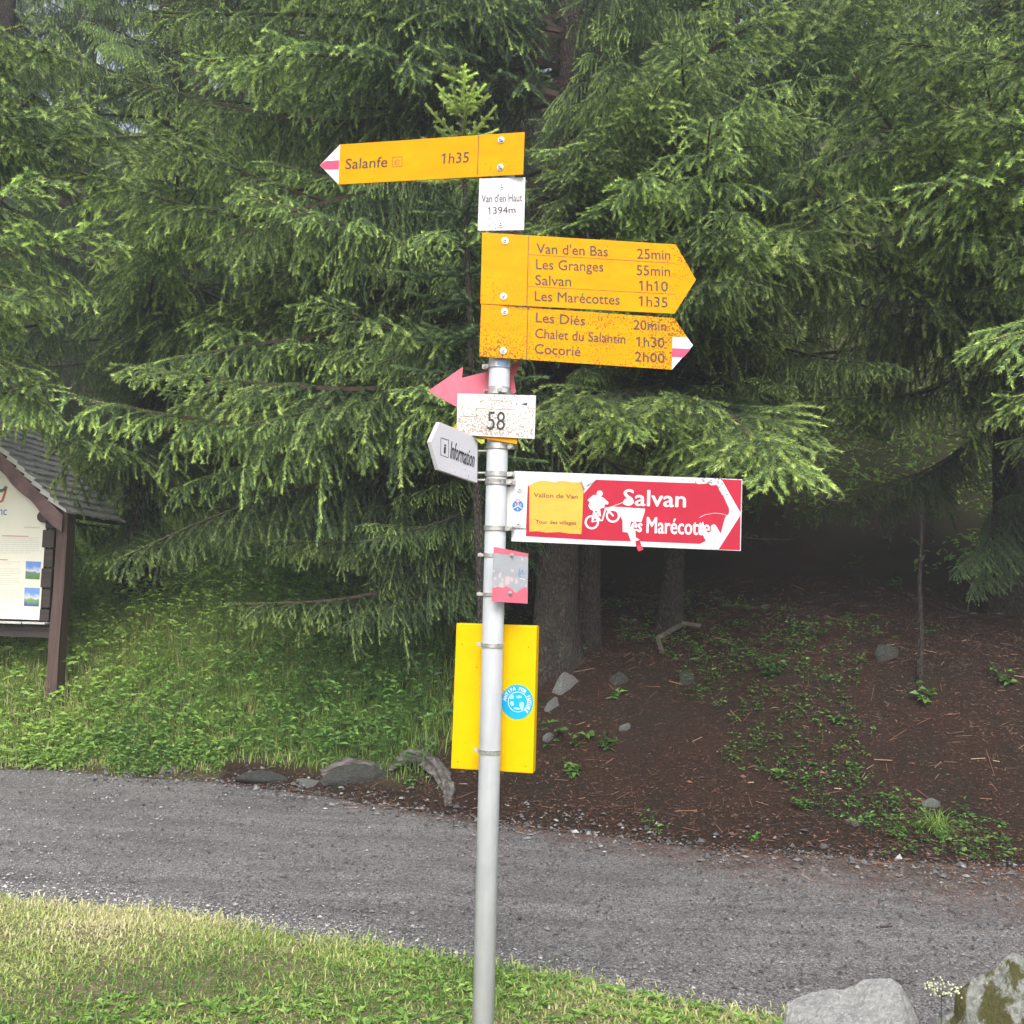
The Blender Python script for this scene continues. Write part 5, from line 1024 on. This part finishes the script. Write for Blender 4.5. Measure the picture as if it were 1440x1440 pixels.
def plant(name, p, n, hgt, ll, lw, seed, label, spread=1.0, stems=None, val=.5, cat='plant', group=None):
    rs = np.random.RandomState(seed); o = thing(name, p, label, cat, group=group); Ps, Ds, Ls, Ws = [], [], [], []; tw = Twigs(); ns = stems or max(2, n // 5)
    for i in range(ns):
        th = rs.uniform(0, 6.28); P = bend_line((0, 0, -.02), (math.cos(th) * .45 * spread, math.sin(th) * .45 * spread, 1), hgt * rs.uniform(.6, 1.1), 5, 1.5, rs, .5); tw.shoot(P, 0, 0, 0, r=.0022)
        for k in range(max(2, n // ns)):
            j = rs.randint(2, 6); a = rs.uniform(0, 6.28); e = rs.uniform(-.35, .45); Ps.append(P[j]); Ds.append((math.cos(a) * math.cos(e), math.sin(a) * math.cos(e), math.sin(e))); Ls.append(ll * rs.uniform(.6, 1.2)); Ws.append(lw * rs.uniform(.7, 1.1))
    V, T, a = leaves(np.array(Ps), np.array(Ds), np.array(Ls), np.array(Ws), np.clip(rs.normal(val, .15, len(Ps)), 0, 1), seed)
    obj('leaves', mesh_np('leaves', V, T, [M_leafd], {'val': a}), o); obj('stems', tw.mesh('stems', rs, [M_leafd, M_leafd]), o); return o
for px, py, n, hg_, ll, lw, lb, v in [
    (1088, 955, 60, .22, .06, .04, 'dense dark green leafy clump in the middle of the shaded bank', .3), (867, 990, 9, .14, .11, .05, 'small seedling with broad pale green leaves right of the trunk foot', .9),
    (812, 1052, 12, .16, .09, .045, 'leafy seedling growing just right of the yellow box', .6), (857, 1055, 40, .14, .07, .03, 'fine leaved dark green tuft on the bank left of the seedling row', .3),
    (805, 1092, 60, .12, .06, .035, 'low green clump near the bank foot right of the box', .45), (765, 1060, 12, .32, .09, .05, 'tall weed with oval leaves touching the yellow box edge', .5),
    (1302, 995, 22, .20, .07, .055, 'bright green plant at the foot of the dead sapling', .8), (1178, 1020, 10, .14, .09, .04, 'small sprig with pointed leaves left of the dead sapling', .6),
    (1092, 1098, 26, .16, .06, .04, 'upright green weed at the left end of the weeds at the bank foot', .6), (1205, 1085, 22, .14, .06, .04, 'pair of bright leafy sprigs in the brown needles', .7),
    (1130, 1140, 34, .10, .055, .035, 'low spreading weeds above the white lichen flakes', .6), (1278, 1120, 10, .07, .045, .035, 'small weed between the sprigs and the grass tuft', .7),
    (1415, 965, 26, .22, .08, .05, 'leafy plant at the right edge under the massive trunk', .5), (528, 1000, 14, .26, .16, .11, 'plant with big maple shaped leaves on the left bank', .35),
    (612, 1010, 12, .24, .13, .08, 'broad leaved plant left of the yellow box', .5), (1405, 1165, 8, .08, .05, .035, 'small green sprout right of the grass tuft', .7),
    (1255, 830, 18, .2, .10, .05, 'dim green plant high on the dark right bank', .4), (1150, 900, 20, .2, .07, .045, 'leafy weeds on the dark bank above the dense clump', .4),
    (575, 1105, 40, .09, .05, .02, 'little green tuft growing inside the crook of the root', .7), (285, 1345, 24, .07, .08, .04, 'broad leaved plantain in the verge grass at lower left', .85), (1060, 1180, 20, .06, .05, .03, 'thin green weeds at the path side of the bank foot', .5)]:
    plant('leafy_plant', H(px, py), n, hg_, ll, lw, 700 + px, lb, val=v)
p = H(1318, 1172); rs = np.random.RandomState(3); n = 160; xs = rs.normal(0, .03, n); ys = rs.normal(0, .02, n)
o = thing('grass_tuft', p, 'arching tuft of long grass blades on the right bank foot', 'grass tuft'); V, T, a = blades(n, xs, ys, np.zeros(n), rs.uniform(.08, .22, n), np.full(n, .005), 1.5, rs.uniform(0, .5, n), 4); obj('blades', mesh_np('blades', V, T, [M_grass], {'val': a}), o)
plant('leafy_plant', H(1333, 1182), 12, .08, .07, .03, 31, 'bright yellow green rosette in front of the grass tuft', val=1.0)
# umbel flower between the two boulders
p = Vector(atY(1322, 1470, 3.1)); p.z = max(p.z, 0.02); fl = thing('umbel_flower', (p.x, p.y, 0.0), 'small whitish umbel flower standing between the two boulders', 'flower'); tw = Twigs(); rs = np.random.RandomState(9)
top = Vector(atY(1324, 1402, 3.1)) - fl.location; tw.shoot(np.array([[0, 0, 0], [top.x * .5, 0, top.z * .5], list(top)]), 0, 0, 0, r=.0035); ends = []
for k in range(11):
    a = k * .571; e = np.array(top) + np.array([math.cos(a) * .042, math.sin(a) * .035, .028 + rs.uniform(-.006, .006)]); tw.shoot(np.array([list(top), list(e)]), 0, 0, 0, r=.0012); ends.append(e)
obj('stem', tw.mesh('stem', rs, [M_leafd, M_leafd]), fl); bm = bmesh.new()
for e in ends:
    for k in range(7): add_sphere(bm, e + rs.normal(0, .006, 3), .0032, n=5)
bm_obj('flower_heads', bm, simple('cream_florets', (.55, .55, .38), .7), fl)
plant('leafy_plant', Vector((p.x - .02, 3.05, 0.02)), 26, .3, .1, .045, 77, 'bright leaves at the foot of the umbel flower between the boulders', val=.9)
plant('leafy_plant', Vector(tuple(atY(1110, 1450, 3.6)[:2]) + (0.03,)), 40, .12, .07, .04, 78, 'low green weeds left of the pale boulder', val=.6)

PRINT = {'lettering', 'divider_line', 'row_line', 'hut_symbol', 'arrow_tip', 'route_stripe', 'faded_print', 'arrow_mark', 'rim', 'information_symbol', 'red_field', 'red_corner', 'yellow_sticker', 'rider_pictogram', 'rider_head', 'wheel_pictogram', 'bicycle_pictogram', 'peeled_patch', 'red_remnant', 'scratch', 'curled_film', 'pink_band', 'mountain_print', 'blue_emblem', 'rivet_hole', 'round_sticker', 'sticker_globe', 'sticker_letter', 'print_line', 'poster_logo', 'poster_picture', 'lichen_crust'}
for o in [o for o in bpy.data.objects if o.parent and o.parent.parent is None and o.name.split('.')[0] in PRINT]:
    pn = next((c for c in o.parent.children if c.name.split('.')[0] in ('panel', 'box_body', 'poster')), None)
    if pn: o.parent = pn
# ------------------------------------------------------------------ haze volume added to lift dark tones, stands in for lens glare
hz = bpy.data.meshes.new('haze'); bm = bmesh.new(); bmesh.ops.create_cube(bm, size=1, matrix=Matrix.Translation((0, 25, 24)) @ Matrix.Diagonal((150, 140, 56, 1))); bm.to_mesh(hz); bm.free()
ho = obj('haze', hz, kind='stuff', label='thin haze volume added in place of lens glare', cat='haze')
hm = bpy.data.materials.new('glare_haze'); hm.use_nodes = True; hn = hm.node_tree; hn.nodes.remove(hn.nodes['Principled BSDF']); pv = hn.nodes.new('ShaderNodeVolumePrincipled')
pv.inputs['Color'].default_value = (0.86, 0.93, 1, 1); pv.inputs['Density'].default_value = 0.0055; pv.inputs['Anisotropy'].default_value = 0.2
hn.links.new(pv.outputs[0], hn.nodes['Material Output'].inputs['Volume']); hz.materials.append(hm)
_t = sum(len(m.polygons) if len(m.polygons) == 0 or m.polygons[0].loop_total == 3 else 2 * len(m.polygons) for m in bpy.data.meshes)
print('unique triangles about', _t, 'objects', len(bpy.data.objects))
